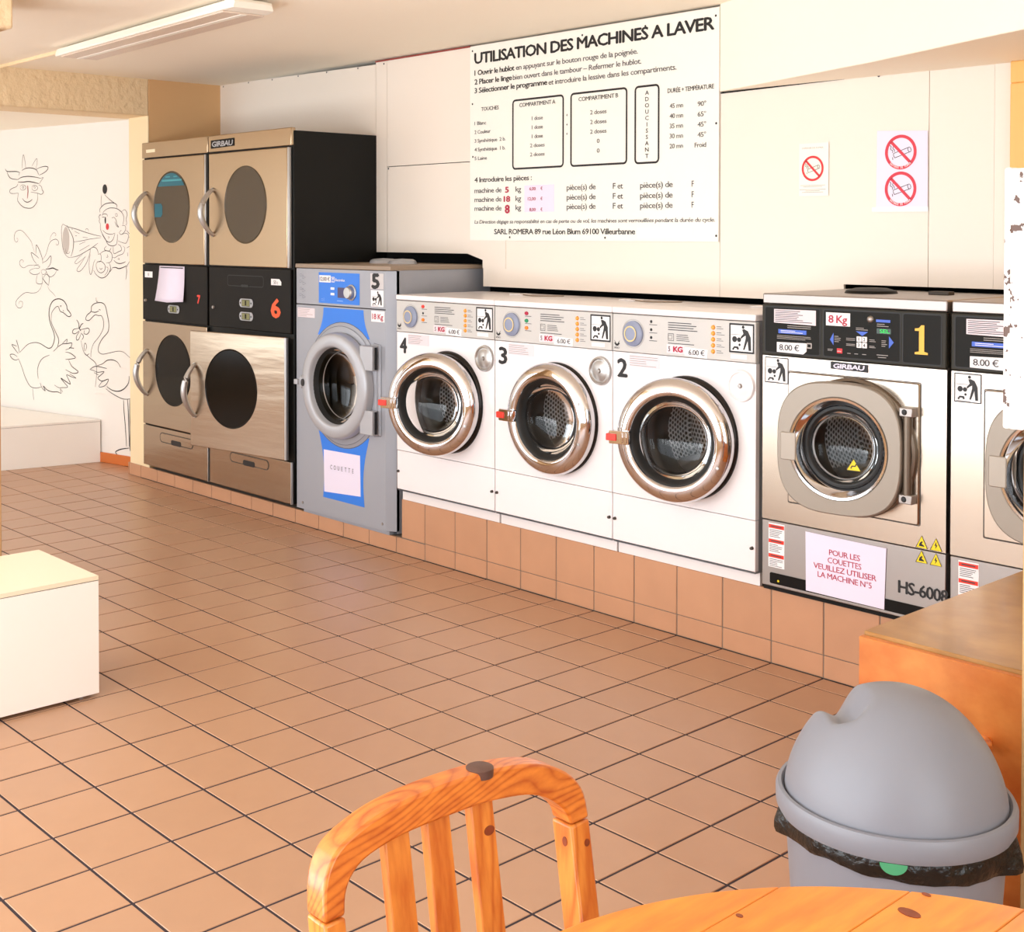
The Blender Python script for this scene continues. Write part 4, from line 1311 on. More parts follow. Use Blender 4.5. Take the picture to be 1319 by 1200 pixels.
# ================================================================ GREY WASHER NUMBER 5
t = thing('washing_machine', 'blue and grey washing machine numbered 5 with COUETTE sheet', 'washing machine', (-3.152, 0.07, 0.078))
W5 = 0.705
b = B().box(0, W5 + 0.035, 0.035, 0.60, 0.0, 1.18, skip=('front',))
b.box(0.03, W5, 0.02, 0.58, -0.008, 0.012)
b.build('body', 'grey5', t, smooth=False)
B().prism_z([(W5, 0.0), (W5 + 0.035, 0.035), (W5 + 0.035, 0.05), (W5, 0.05)], 0.012, 1.178).build('corner_post', 'grey5', t, smooth=False)
cx5, cz5 = 0.385, 0.640
fp = B()
fp.plate_hole(0, W5, 0.012, 1.002, cx5, cz5, 0.205, 0.0, 0.03)
fp.box(0, W5, 0.0, 0.035, 0.012, 1.002, skip=('front', 'back'))
fp.build('front_panel', 'grey5', t, ang=40)
B().box(0, W5, 0.0, 0.035, 1.006, 1.178).build('control_panel', 'grey5', t, bevel=0.002)
B().box(-0.004, W5 + 0.04, -0.004, 0.60, 1.180, 1.200).build('top_panel', 'grey_top', t, bevel=0.003)
for x in (0.25, 0.40):
    B().lathe_z(x, 0.34, [(0.070, 1.20), (0.064, 1.215), (0.05, 1.222), (0, 1.225)], 28).build('hopper_lid', 'silver_paint', t)
bl = B().prism([(0.19, 1.017), (0.512, 1.017), (0.512, 1.162), (0.19, 1.162)], -0.0012, 0).build('blue_panel', 'blue', t, smooth=False)
s = sticker(t, 'price_sticker', 'white', 0.196, 0.288, 1.115, 1.148, y=-0.0012)
Flat().text('12.00 €', 0.202, 1.122, 0.018, w=0.080, bold=0.006).build('lettering', 'grey_ink', s, y=-0.002)
g = Flat()
g.frame(0.294, 0.320, 1.117, 1.142, 0.003, 0.002)
g.disc(0.307, 1.133, 0.005, 10).rect(0.3055, 0.3085, 1.119, 1.130)
g.text('Electrolux', 0.324, 1.123, 0.0115, w=0.078, bold=0.01)
g.rect(0.288, 0.318, 1.082, 1.093).rect(0.288, 0.318, 1.056, 1.067)
g.build('brand_lettering', 'white', t, y=-0.0012)
B().prism(rrect(0.346, 0.440, 1.046, 1.094, 0.004), -0.004, -0.0012).build('display', 'violet', t)
B().lathe_y(0.452, 1.073, [(0, -0.03), (0.024, -0.03), (0.029, -0.024), (0.031, -0.008), (0.037, -0.006), (0.038, -0.001)], 36).build('dial', 'alu', t, ang=30)
g = Flat()
g.text('1', 0.232, 1.026, 0.016).frame(0.212, 0.224, 1.028, 1.038, 0.001)
g.rect(0.34, 0.385, 1.030, 1.0325)
g.build('panel_print', mat('pale_blue_print', (150, 190, 240), 0.5), t, y=-0.0012)
g = Flat()
for x, z in ((0.04, 1.145), (0.06, 1.135), (0.035, 1.115), (0.062, 1.105), (0.04, 1.08), (0.058, 1.07), (0.036, 1.05), (0.06, 1.04)):
    g.frame(x - 0.008, x + 0.008, z - 0.006, z + 0.006, 0.0012).rect(x + 0.012, x + 0.02, z - 0.001, z + 0.001)
g.build('programme_print', mat('dark_grey_print', (108, 106, 112), 0.5), t)
s = sticker(t, 'number_sticker', mat('pale_grey_sticker', (205, 200, 200), 0.5), 0.594, 0.690, 1.096, 1.166)
Flat().text('5', 0.634, 1.100, 0.062, w=0.050, bold=0.05, align='c').build('machine_number', 'black', s, y=-0.0008)
pictogram(t, 0.598, 0.690, 1.016, 1.090, 0.0)
s = sticker(t, 'weight_sticker', 'white', 0.600, 0.698, 0.948, 0.997)
Flat().text('18 Kg', 0.649, 0.960, 0.024, w=0.080, bold=0.015, align='c').build('lettering', 'crimson', s, y=-0.0008)
s = sticker(t, 'notice_sticker', 'pinkpaper', 0.012, 0.155, 0.942, 0.987)
lines(Flat(), 0.018, 0.148, 0.945, 0.984, 5, 0.0022, 9).build('small_print', 'pale_ink', s, y=-0.0008)


def curved_band(zt, zb, hwt, hwb, bend, n=10):
    Lp, Rp = [], []
    for i in range(n + 1):
        k = i / n
        z = zt + (zb - zt) * k
        hw = hwt + (hwb - hwt) * k - bend * sin(pi * k)
        Lp.append((cx5 - hw, z))
        Rp.append((cx5 + hw, z))
    return Lp[::1] + Rp[::-1]


Flat().poly(curved_band(0.996, 0.865, 0.157, 0.205, 0.012)).build('blue_band', 'blue', t, y=0.0006)
Flat().poly(curved_band(0.415, 0.095, 0.200, 0.163, 0.025)).build('blue_band', 'blue', t, y=0.0006)
# pressed surround of the door with the hinge bay at the right
sur = []
for i in range(41):
    a = radians(38 + (322 - 38) * i / 40)
    sur.append((cx5 + 0.292 * cos(a), cz5 + 0.292 * sin(a)))
outer = [(0.672, cz5 - 0.205), (0.672, cz5 + 0.205), (0.62, cz5 + 0.21)] + sur + [(0.62, cz5 - 0.21)]
n_ = len(outer)
b = B()
mid = [(cx5 + (x - cx5) * 0.93, cz5 + (z - cz5) * 0.93) for x, z in outer]
inn = [(cx5 + 0.20 * cos(math.atan2(z - cz5, x - cx5)), cz5 + 0.20 * sin(math.atan2(z - cz5, x - cx5))) for x, z in outer]
b.loft([[(x, -0.001, z) for x, z in outer], [(x, -0.010, z) for x, z in mid], [(x, -0.010, z) for x, z in inn], [(x, 0.012, z) for x, z in inn]], caps=False)
b.build('door_surround', 'grey5', t, ang=25)
for k_, w_ in ((1.004, 0.0028), (0.945, 0.0018)):
    q_ = [(cx5 + (x - cx5) * k_, cz5 + (z - cz5) * k_) for x, z in outer]
    Flat().line(q_ + [q_[0]], w_).build('surround_groove', mat('groove_grey', (88, 88, 94), 0.6), t, y=-0.0002 if k_ > 1 else -0.0103)
B().lathe_y(cx5, cz5, [(0.200, -0.008), (0.188, 0.01), (0.192, 0.05), (0.18, 0.09)], 56).build('bellows', 'rubber', t, ang=60)
rotor_drum(t, cx5, cz5, 0.24, 0.30, 0.09, 'drum_dark', 'drum_dark')
hx = cx5 + 0.262
d = B()
d.lathe_y(-0.262, 0, [(0.176, 0.010), (0.180, -0.030), (0.184, -0.038), (0.190, -0.041), (0.232, -0.036), (0.240, -0.032), (0.246, -0.022), (0.248, 0.006), (0.21, 0.010)], 72)
do = d.build('door', 'silver_paint', t, ang=50, loc=(hx, -0.018, cz5), rz=radians(2.0))
B().lathe_y(-0.262, 0, [(0.181, -0.018), (0.172, 0.0), (0.170, 0.03), (0.160, 0.035)], 56).build('door_seal', 'rubber', do, ang=60)
B().lathe_y(-0.262, 0, [(0.172, 0.012), (0.160, 0.028), (0.135, 0.048), (0.10, 0.062), (0.05, 0.070), (0, 0.072)], 56).build('door_glass', 'glass_dark', do, ang=60)
B().lathe_y(-0.262, 0, [(0.158, 0.030), (0.156, 0.027), (0.154, 0.031)], 56).build('glass_rim', 'drum_plain', do, ang=60)
for s_ in (-1, 1):
    B().prism(rrect(-0.075, 0.014, s_ * 0.145 - 0.055, s_ * 0.145 + 0.055, 0.004), -0.026, 0.006).build('hinge_plate', 'silver_paint', do, bevel=0.003)
    B().box(0.012, 0.018, -0.012, 0.0, s_ * 0.145 - 0.05, s_ * 0.145 + 0.05).build('hinge_slot', 'black', do)
h = B().lathe_y(-0.262 - 0.252, 0, [(0, -0.035), (0.016, -0.033), (0.022, -0.02), (0.024, 0.0)], 20, sx=0.9, sz=1.6)
h.box(-0.262 - 0.29, -0.262 - 0.262, -0.045, -0.028, -0.012, 0.012)
h.build('handle', 'silver_paint', do, bevel=0.002)
B().lathe_y(-0.262 - 0.226, 0.0, [(0, -0.0425), (0.012, -0.0425), (0.013, -0.03)], 16, sz=1.4).build('lock_hole', 'black', do)
for x in (0.05, 0.68):
    B().lathe_y(x, 0.042, [(0, -0.003), (0.006, -0.003), (0.007, 0)], 12).build('screw', 'steel_satin', t)
s = B().prism([(0.232, 0.122), (0.518, 0.140), (0.514, 0.328), (0.228, 0.322)], -0.0010, -0.0002).build('paper_sheet', 'lilac', t, smooth=False)
g = Flat()
for i, ch in enumerate('COUETTE'):
    g.text(ch, 0.290 + 0.0285 * i, 0.236 + 0.0006 * i, 0.0205, align='c', cond=0.75)
g.build('lettering', 'grey_ink', s, y=-0.0010)


# ================================================================ STEEL WASHERS (1 and the next one)
def steel_washer(L, num, theta, label, full=True):
    W = 0.647
    t = thing('washing_machine', label, 'washing machine', (L, 0.06, 0.267), group='stainless steel washers')
    B().box(0.001, W - 0.001, 0.004, 0.54, 0.0, 0.925, skip=('front',)).build('body', 'steel_satin', t, smooth=False)
    B().box(0, W, -0.002, 0.54, 0.927, 0.961).build('top_panel', 'steel_satin', t, bevel=0.004)
    B().lathe_z(0.24, 0.26, [(0.085, 0.961), (0.080, 0.970), (0.05, 0.978), (0, 0.980)], 32).build('hopper_lid', 'char', t)
    B().box(0.42, 0.49, 0.30, 0.34, 0.961, 0.972).build('top_bracket', 'dark_edge', t, bevel=0.002)
    B().box(0.0, W, 0.0, 0.02, 0.0, 0.216).build('lower_panel', 'steel_satin', t, bevel=0.0025)
    cx, cz = 0.345, 0.495
    b = B()
    b.plate_hole(0, W, 0.2195, 0.757, cx, cz, 0.19, 0.0, 0.03)
    b.box(0, W, 0.0, 0.02, 0.2195, 0.757, skip=('front', 'back'))
    b.build('front_panel', 'steel', t, ang=40)
    # raised field around the door
    fo = rrect(0.103, 0.563, 0.288, 0.711, 0.006, 3)
    g = B()
    a = [g.bm.verts.new((x, -0.001, z)) for x, z in fo]
    c = [g.bm.verts.new((cx + (x - cx) * 0.985, -0.007, cz + (z - cz) * 0.985)) for x, z in fo]
    n = len(fo)
    inn = []
    for x, z in fo:
        an = math.atan2(z - cz, x - cx)
        inn.append(g.bm.verts.new((cx + 0.192 * cos(an), -0.007, cz + 0.192 * sin(an))))
    for i in range(n):
        j = (i + 1) % n
        g.bm.faces.new([a[i], a[j], c[j], c[i]])
        g.bm.faces.new([c[i], c[j], inn[j], inn[i]])
    g.build('door_field', 'steel', t, ang=20)
    Flat().frame(0.100, 0.566, 0.285, 0.714, 0.0025, 0.006).build('field_groove', 'dark_edge', t)
    B().lathe_y(cx, cz, [(0.216, -0.006), (0.214, -0.020), (0.206, -0.024), (0.198, -0.018), (0.190, -0.007)], 64).build('door_rim', 'bronze', t, ang=50)
    B().lathe_y(cx, cz, [(0.198, -0.007), (0.196, -0.016), (0.186, -0.014), (0.176, 0.01), (0.17, 0.06), (0.16, 0.08)], 56).build('bellows', 'rubber', t, ang=60)
    rotor_drum(t, cx, cz, 0.215, 0.25, 0.10, 'drum', 'drum_plain')
    # control panel
    cp = B().box(0.0, W, -0.006, 0.02, 0.760, 0.9255).build('control_panel', 'char2', t, bevel=0.004)
    xs = ((0.014, 0.221, 'black_panel'), (0.235, 0.500, 'char'), (0.509, 0.632, 'char'))
    for x0, x1, m_ in xs:
        B().prism(rrect(x0, x1, 0.770, 0.917, 0.008, 4), -0.0065, -0.0060).build('panel_inset', 'char', t, smooth=False)
        Flat().frame(x0 - 0.002, x1 + 0.002, 0.768, 0.919, 0.003, 0.009).build('inset_groove', 'black', t, y=-0.0062)
    s = B().prism([(0.048, 0.867), (0.206, 0.864), (0.206, 0.912), (0.048, 0.911)], -0.0075, -0.0065).build('instruction_label', 'pinkpaper', t, smooth=False)
    lines(Flat(), 0.053, 0.198, 0.869, 0.909, 7, 0.002, 4).build('small_print', 'grey_ink', s, y=-0.0075)
    s = sticker(t, 'blue_label', 'blue2', 0.065, 0.171, 0.833, 0.8465, y=-0.0066)
    g = Flat()
    lines(g, 0.075, 0.16, 0.835, 0.845, 2, 0.0016, 8)
    g.build('small_print', 'white', s, y=-0.0076)
    g = Flat()
    lines(g, 0.06, 0.20, 0.814, 0.828, 3, 0.0015, 6)
    lines(g, 0.10, 0.19, 0.850, 0.862, 2, 0.002, 2)
    g.frame(0.172, 0.192, 0.790, 0.808, 0.004, 0.003)
    g.build('panel_print', 'pale_ink', t, y=-0.0066)
    s = B().prism([(0.060, 0.772), (0.160, 0.770), (0.172, 0.780), (0.172, 0.806), (0.060, 0.804)], -0.0082, -0.0066).build('price_sticker', 'white', t, smooth=False)
    Flat().text('8.00 €', 0.070, 0.779, 0.0185, w=0.076, bold=0.006).build('lettering', 'grey_ink', s, y=-0.0082)
    s = sticker(t, 'emergency_box', 'red', 0.283, 0.302, 0.783, 0.798, y=-0.0066)
    Flat().text('stop', 0.2925, 0.788, 0.004, w=0.014, align='c').build('lettering', 'white', s, y=-0.0076)
    if full:
        s = sticker(t, 'weight_sticker', 'white', 0.243, 0.329, 0.868, 0.909, y=-0.0066)
        Flat().text('8 Kg', 0.286, 0.877, 0.0235, w=0.066, bold=0.015, align='c').build('lettering', 'crimson', s, y=-0.0076)
        B().lathe_y(0.399, 0.894, [(0, -0.014), (0.006, -0.013), (0.010, -0.010), (0.0115, -0.0065)], 20).build('key_lock', 'steel_satin', t)
        g = Flat()
        g.poly([(0.258, 0.824), (0.271, 0.807), (0.271, 0.846)])
        g.poly([(0.350, 0.855), (0.372, 0.8415), (0.392, 0.855)])
        g.poly([(0.479, 0.828), (0.463, 0.809), (0.463, 0.846)])
        g.rect(0.419, 0.467, 0.887, 0.895)
        g.build('arrow_print', 'blue2', t, y=-0.0066)['kind'] = 'stuff'
        g = Flat()
        lines(g, 0.274, 0.298, 0.816, 0.838, 4, 0.0018, 1)
        lines(g, 0.316, 0.348, 0.824, 0.834, 2, 0.0016, 2)
        lines(g, 0.396, 0.424, 0.824, 0.834, 2, 0.0016, 3)
        lines(g, 0.316, 0.348, 0.808, 0.816, 2, 0.0016, 2)
        lines(g, 0.396, 0.424, 0.806, 0.814, 2, 0.0016, 3)
        lines(g, 0.438, 0.460, 0.812, 0.834, 4, 0.0018, 7)
        lines(g, 0.350, 0.392, 0.858, 0.868, 2, 0.0018, 8)
        lines(g, 0.422, 0.462, 0.872, 0.884, 2, 0.0018, 8)
        lines(g, 0.250, 0.278, 0.788, 0.796, 2, 0.0016, 4)
        g.rect(0.32, 0.332, 0.784, 0.786).rect(0.345, 0.358, 0.784, 0.786).rect(0.372, 0.386, 0.784, 0.786).rect(0.422, 0.460, 0.786, 0.788).rect(0.426, 0.454, 0.779, 0.781)
        g.build('panel_print', 'pale_ink', t, y=-0.0066)
        for i, ch in enumerate('1234'):
            x0 = 0.353 + 0.019 * (i % 2)
            z0 = 0.823 - 0.0185 * (i // 2)
            k = B().prism(rrect(x0, x0 + 0.0165, z0, z0 + 0.0165, 0.002), -0.0085, -0.0065).build('key', 'white', t)
            Flat().text(ch, x0 + 0.008, z0 + 0.0035, 0.010, align='c', bold=0.02).build('lettering', 'black', k, y=-0.0085)
        ds = sticker(t, 'display', 'led_bg', 0.421, 0.469, 0.852, 0.868, y=-0.0066, r=0.002)
        Flat().text('SEL', 0.466, 0.8550, 0.0105, w=0.034, bold=0.0, align='r').build('display_digits', 'led', ds, y=-0.0076)
    # number
    if full:
        # seriffed figure 1
        x0, z0, h_, = 0.548, 0.798, 0.087
        w0 = 0.042
        pl = [(0.0, 0.0), (1.0, 0.0), (1.0, 0.07), (0.72, 0.10), (0.72, 1.0), (0.50, 1.0), (0.30, 0.90), (0.0, 0.88), (0.0, 0.80), (0.32, 0.80), (0.32, 0.10), (0.0, 0.07)]
        Flat().poly([(x0 + a_ * w0, z0 + b_ * h_) for a_, b_ in pl]).build('machine_number', 'yellow_num', t, y=-0.0066)
        b = B().prism([(0.258, 0.732), (0.388, 0.729), (0.388, 0.7525), (0.258, 0.755)], -0.003, 0.0).build('maker_badge', 'black', t, smooth=False)
        Flat().text('GIRBAU', 0.268, 0.7355, 0.0135, w=0.108, bold=0.04, slant=0.15).build('lettering', 'lilac', b, y=-0.003)
    pictogram(t, 0.009, 0.100 if full else 0.092, 0.668, 0.753, 0.003)
    if full:
        pass
    # lower panel stickers
    s = sticker(t, 'warning_sticker', 'white', 0.026, 0.088, 0.064, 0.208)
    g = Flat()
    for k in range(3):
        g.rect(0.0275, 0.0865, 0.192 - 0.048 * k, 0.204 - 0.048 * k)
    g.build('red_bars', 'red_btn', s, y=-0.0008)
    g = Flat()
    for k in range(3):
        lines(g, 0.031, 0.084, 0.162 - 0.048 * k, 0.189 - 0.048 * k, 5, 0.0018, k)
        g.rect(0.036, 0.078, 0.1965 - 0.048 * k, 0.2000 - 0.048 * k)
    g.build('small_print', 'grey_ink', s, y=-0.0010)
    bs = B().prism(rrect(0.032, 0.60, 0.010, 0.046, 0.006), -0.0015, 0.0).build('black_strip', 'black_panel', t, smooth=False)
    Flat().disc(0.066, 0.022, 0.004, 12).build('strip_lamp', 'yellow', bs, y=-0.0015)
    if full:
        s = B().prism([(0.172, 0.014), (0.450, 0.012), (0.456, 0.200), (0.169, 0.203)], -0.0032, -0.0018).build('paper_sheet', 'lilac', t, smooth=False)
        g = Flat()
        for i, (s_, w_) in enumerate((('POUR LES', 0.110), ('COUETTES', 0.120), ('VEUILLEZ UTILISER', 0.224), ('LA MACHINE N°5', 0.192))):
            g.text(s_, 0.312, 0.144 - 0.0255 * i, 0.0175, w=w_, align='c')
        g.build('lettering', 'crimson', s, y=-0.0032)
        Flat().text('HS-6008', 0.496, 0.0745, 0.036, w=0.160, bold=0.02).build('model_lettering', 'black', t)
        for x, z, k in ((0.571, 0.240, 0), (0.617, 0.240, 1), (0.571, 0.196, 0), (0.617, 0.196, 1)):
            q = [(x - 0.0185, z - 0.018), (x + 0.0185, z - 0.018), (x, z + 0.018)]
            z2 = z if z > 0.22 else z - 0.0
            o_ = Flat().poly(q).build('warning_triangle', 'yellow', t, eps=0.001)
            e = Flat().line([q[0], q[1], q[2], q[0]], 0.0018)
            if k:
                e.poly([(x + 0.001, z + 0.009), (x - 0.005, z - 0.004), (x - 0.0005, z - 0.003), (x - 0.003, z - 0.014), (x + 0.005, z - 0.001), (x + 0.001, z - 0.0015)])
            else:
                e.poly([(x - 0.009, z - 0.013), (x - 0.006, z - 0.003), (x + 0.001, z + 0.003), (x + 0.004, z), (x, z - 0.005), (x + 0.008, z - 0.010), (x + 0.009, z - 0.013)])
            e.build('warning_mark', 'black', o_, eps=0.0016)
    # door
    hw = 0.2
    hx = 0.522
    Dp = squircle(-hw, 0, hw, 0.205, 3.0, 72)
    n = len(Dp)
    d = B()
    rad = 0.155

    def circ(r, y):
        return [(-hw + r * cos(2 * pi * i / n), y, r * sin(2 * pi * i / n)) for i in range(n)]

    def sq(k, y):
        return [(-hw + (x + hw) * k, y, z * k) for x, z in Dp]
    d.loft([sq(0.96, 0.012), sq(1.0, 0.004), sq(1.0, -0.014), sq(0.992, -0.021), sq(0.975, -0.024), circ(rad + 0.006, -0.024), circ(rad, -0.020), circ(rad - 0.002, 0.012)], caps=False)
    do = d.build('door', mat('door_warm_grey', (150, 140, 128), 0.4, metal=0.35), t, ang=22, loc=(hx, -0.018, cz), rz=theta)
    B().lathe_y(-hw, 0, [(0.157, -0.0245), (0.150, -0.024), (0.146, -0.016), (0.140, 0.004), (0.134, 0.012), (0.127, 0.028), (0.126, 0.034)], 64).build('porthole_ring', 'chrome', do, ang=50)
    B().lathe_y(-hw, 0, [(0.128, 0.022), (0.120, 0.018), (0.112, 0.022), (0.109, 0.036), (0.106, 0.05)], 64).build('door_seal', 'rubber', do, ang=60)
    B().lathe_y(-hw, 0, [(0.112, 0.028), (0.100, 0.048), (0.078, 0.062), (0.04, 0.072), (0, 0.074)], 64).build('door_glass', 'glass', do, ang=60)
    B().lathe_y(-hw, 0, [(0.104, 0.030), (0.101, 0.026), (0.098, 0.032)], 64).build('glass_rim', 'drum_plain', do, ang=60)
    pl = rrect(-2 * hw + 0.014, -2 * hw + 0.066, -0.050, 0.038, 0.006)
    B().prism(pl, -0.0275, -0.022).build('handle', mat('handle_warm_grey', (162, 152, 140), 0.36, metal=0.35), do, bevel=0.003)
    if full:
        tr = Flat().poly([(-hw + 0.010, -0.070), (-hw + 0.056, -0.070), (-hw + 0.033, -0.034)]).build('warning_triangle', 'yellow', do, y=0.028)
        e = Flat().line([(-hw + 0.010, -0.070), (-hw + 0.056, -0.070), (-hw + 0.033, -0.034), (-hw + 0.010, -0.070)], 0.002)
        e.line([(-hw + 0.024, -0.064), (-hw + 0.028, -0.056), (-hw + 0.038, -0.056), (-hw + 0.042, -0.048)], 0.004)
        e.build('warning_mark', 'black', tr, y=0.0275)
    # hinge bar
    hg = B()
    hg.lathe_z(0, 0, [(0, -0.125), (0.014, -0.125), (0.014, 0.125), (0, 0.125)], 20)
    ho = hg.build('hinge_bar', 'bronze', t, loc=(hx + 0.012, -0.020, cz), ang=40)
    for s_ in (-1, 1):
        B().box(-0.022, 0.022, -0.014, 0.014, s_ * 0.130 - 0.014, s_ * 0.130 + 0.014).build('hinge_block', 'steel_satin', ho, bevel=0.003)
        B().lathe_y(-0.004, s_ * 0.130, [(0, -0.018), (0.007, -0.017), (0.009, -0.014)], 14).build('hinge_bolt', 'black', ho)
    return t


steel_washer(-0.415, '1', radians(10), 'stainless steel washing machine numbered 1 in yellow, with notice sheet')
steel_washer(0.246, '', 0.0, 'stainless steel washing machine cut off by the right edge', full=False)


# ================================================================ STACKED DRYERS
def arc_handle(parent, x, zt, zb, bulge=0.062, r=0.0135):
    P = []
    for i in range(17):
        k = i / 16
        P.append((x - 0.012 * sin(pi * k), -0.006 - bulge * sin(pi * k) ** 0.8, zt + (zb - zt) * k))
    rs = [r * (0.8 + 0.45 * sin(pi * i / 16)) for i in range(17)]
    b = B().tube(P, r, 12, True, rs)
    b.lathe_y(x, zt, [(0, -0.008), (0.011, -0.008), (0.012, 0.0)], 14)
    b.lathe_y(x, zb, [(0, -0.008), (0.011, -0.008), (0.012, 0.0)], 14)
    return b.build('handle', 'alu', parent, ang=40)


def porthole(parent, cx, cz, R, m_, hx=0.0):
    return B().lathe_y(cx, cz, [(R + 0.003, 0.0005), (R + 0.001, -0.003), (R - 0.002, -0.002), (R - 0.004, -0.0006), (0, -0.0006)], 64).build('door_window', m_, parent, ang=25)


def dryer(L, W, label, kind):
    t = thing('stacked_tumble_dryer', label, 'tumble dryer', (L, 0.06, 0.10), group='stacked tumble dryers')
    B().box(0.0, W, 0.006, 0.58, 0.0, 1.826).build('body', 'black_enamel', t, bevel=0.004)
    B().box(0, W - 0.003, -0.008, 0.02, 1.752, 1.840).build('top_panel', 'steel_dry', t, bevel=0.004)
    B().box(0.006, W - 0.008, -0.010, 0.006, 0.832, 1.149).build('control_panel', 'black_panel', t, bevel=0.004)
    dr = B().box(0.004, W - 0.008, -0.008, 0.006, 0.0, 0.206 if kind == 6 else 0.230).build('lint_drawer', 'steel_lo', t, bevel=0.003)
    # upper door
    dx0, dx1 = (0.015, W - 0.030)
    u = B().box(0, dx1 - dx0, -0.014, 0.004, 1.155, 1.744)
    ud = u.build('upper_door', 'steel_dry', t, bevel=0.004, loc=(dx0, 0, 0))
    B().box(dx1 - 0.001, dx1 + 0.014, -0.012, 0.004, 1.155, 1.744).build('door_edge', 'alu', t, bevel=0.002)
    gx = (0.375 if kind == 6 else 0.352) - dx0
    w_ = porthole(ud, gx, 1.470, 0.196, 'smoked_up')
    w_.location.y = -0.0145
    arc_handle(ud, 0.045, 1.553, 1.318).location.y = -0.014
    if kind == 7:
        R = 0.188
        pts = []
        for zz in (0.185, 0.085):
            pass
        top = [(R * cos(a), R * sin(a)) for a in [radians(38 + 104 * i / 14) for i in range(15)]]
        Flat().poly([(gx + x, 1.470 + z) for x, z in top]).build('teal_sticker', 'teal', ud, y=-0.0152)
        Flat().poly([(gx - 0.185, 1.415), (gx - 0.115, 1.415), (gx - 0.098, 1.430), (gx - 0.098, 1.475), (gx - 0.112, 1.490), (gx - 0.187, 1.490)]).build('teal_sticker', 'teal', ud, y=-0.0152)
        g = Flat().rect(gx - 0.10, gx + 0.12, 1.612, 1.622)
        g.rect(gx - 0.06, gx - 0.01, 1.634, 1.640).rect(gx + 0.03, gx + 0.07, 1.634, 1.640)
        g.build('sticker_print', mat('pale_teal', (60, 150, 160), 0.5), ud, y=-0.0158)
    # lower door
    if kind == 6:
        Wd = 0.742
        ld = B().box(-Wd, 0, -0.016, 0.0, -0.300, 0.302)
        lo = ld.build('lower_door', 'steel_lo', t, bevel=0.004, loc=(W - 0.022, -0.014, 0.515), rz=radians(8.5))
        w_ = porthole(lo, -0.415, 0.020, 0.200, 'smoked')
        w_.location.y = -0.0165
        arc_handle(lo, -Wd + 0.042, 0.125, -0.140, 0.058).location.y = -0.016
        B().box(-0.012, 0.001, -0.0165, 0.0, -0.298, 0.300).build('door_edge', 'alu', lo, bevel=0.001)
    else:
        lo = B().box(0.0, W - 0.020, -0.014, 0.004, 0.238, 0.824).build('lower_door', 'steel_lo', t, bevel=0.004, loc=(0.012, 0, 0))
        w_ = porthole(lo, 0.350, 0.565, 0.196, 'smoked')
        w_.location.y = -0.0145
        arc_handle(lo, 0.050, 0.655, 0.408, 0.058).location.y = -0.014
        B().box(W - 0.022, W - 0.008, -0.012, 0.0, 0.238, 0.824).build('door_edge', 'alu', t, bevel=0.002)
    # drawer pull
    px = 0.21 if kind == 6 else 0.20
    pw = 0.37
    pz = (0.138, 0.190) if kind == 6 else (0.150, 0.206)
    Flat().frame(px, px + pw, pz[0], pz[1], 0.004, 0.026).build('pull_groove', 'dark_edge', dr, y=-0.008)
    B().prism(rrect(px + 0.006, px + pw - 0.006, pz[0] + 0.006, pz[1] - 0.006, 0.020), -0.0095, -0.008).build('pull_plate', 'steel_lo', dr)
    B().prism(rrect(px + 0.13, px + 0.24, pz[0] - 0.002, pz[0] + 0.026, 0.012), -0.0105, -0.0093).build('finger_hole', 'black', dr, smooth=False)
    B().box(W - 0.010, W - 0.002, -0.012, 0.0, 0.0, 0.206).build('drawer_edge', 'alu', t, bevel=0.001)
    # controls
    Y = -0.010

    def lcd(x, z):
        o = B().prism(rrect(x - 0.064, x + 0.064, z - 0.022, z + 0.022, 0.02), Y - 0.004, Y).build('display_bezel', 'silver_paint', t, bevel=0.001, seg=1)
        Flat().rect(x - 0.036, x + 0.036, z - 0.015, z + 0.015).build('display', 'lcd', o, y=Y - 0.004)
        Flat().frame(x - 0.038, x + 0.038, z - 0.017, z + 0.017, 0.002, 0.002).disc(x - 0.050, z, 0.005, 10).disc(x + 0.050, z, 0.005, 10).rect(x - 0.008, x + 0.006, z - 0.012, z + 0.012).build('display_frame', 'char', o, y=Y - 0.0042)
    if kind == 6:
        bd = B().prism([(0.032, 1.771), (0.262, 1.776), (0.262, 1.817), (0.032, 1.814)], -0.011, -0.008).build('maker_badge', 'black_panel', t, smooth=False)
        Flat().text('GIRBAU', 0.045, 1.780, 0.026, w=0.205, bold=0.03, slant=0.15).build('lettering', 'silver_paint', bd, y=-0.011)
        Flat().frame(0.195, 0.540, 1.052, 1.110, 0.004, 0.016).build('panel_groove', 'black', t, y=Y)
        B().prism(rrect(0.33, 0.40, 1.050, 1.062, 0.005), Y - 0.003, Y).build('tab', 'black', t)
        lcd(0.378, 0.969)
        lcd(0.378, 0.901)
        s = B().prism([(0.608, 1.068), (0.698, 1.068), (0.698, 1.085), (0.680, 1.099), (0.608, 1.099)], Y - 0.001, Y).build('paper_tag', 'white', t, smooth=False)
        Flat().text('50 c', 0.652, 1.074, 0.018, w=0.04, align='c').build('lettering', 'grey_ink', s, y=Y - 0.001)
        Flat().text('6', 0.649, 0.910, 0.088, w=0.076, bold=0.04, align='c').build('machine_number', 'orange_num', t, y=Y)
        B().lathe_y(0.055, 0.935, [(0, -0.018), (0.008, -0.018), (0.010, -0.01)], 14).build('key_lock', 'steel_satin', t)
    else:
        s = sticker(t, 'name_plate', mat('cream_plate', (240, 226, 190), 0.5), 0.055, 0.158, 1.782, 1.800, y=-0.008, t=0.002)
        lcd(0.369, 0.905)
        P = [(0.182, 0.954), (0.330, 0.940), (0.492, 0.942), (0.492, 1.143), (0.212, 1.143)]
        b = B()
        n = 8
        rings = []
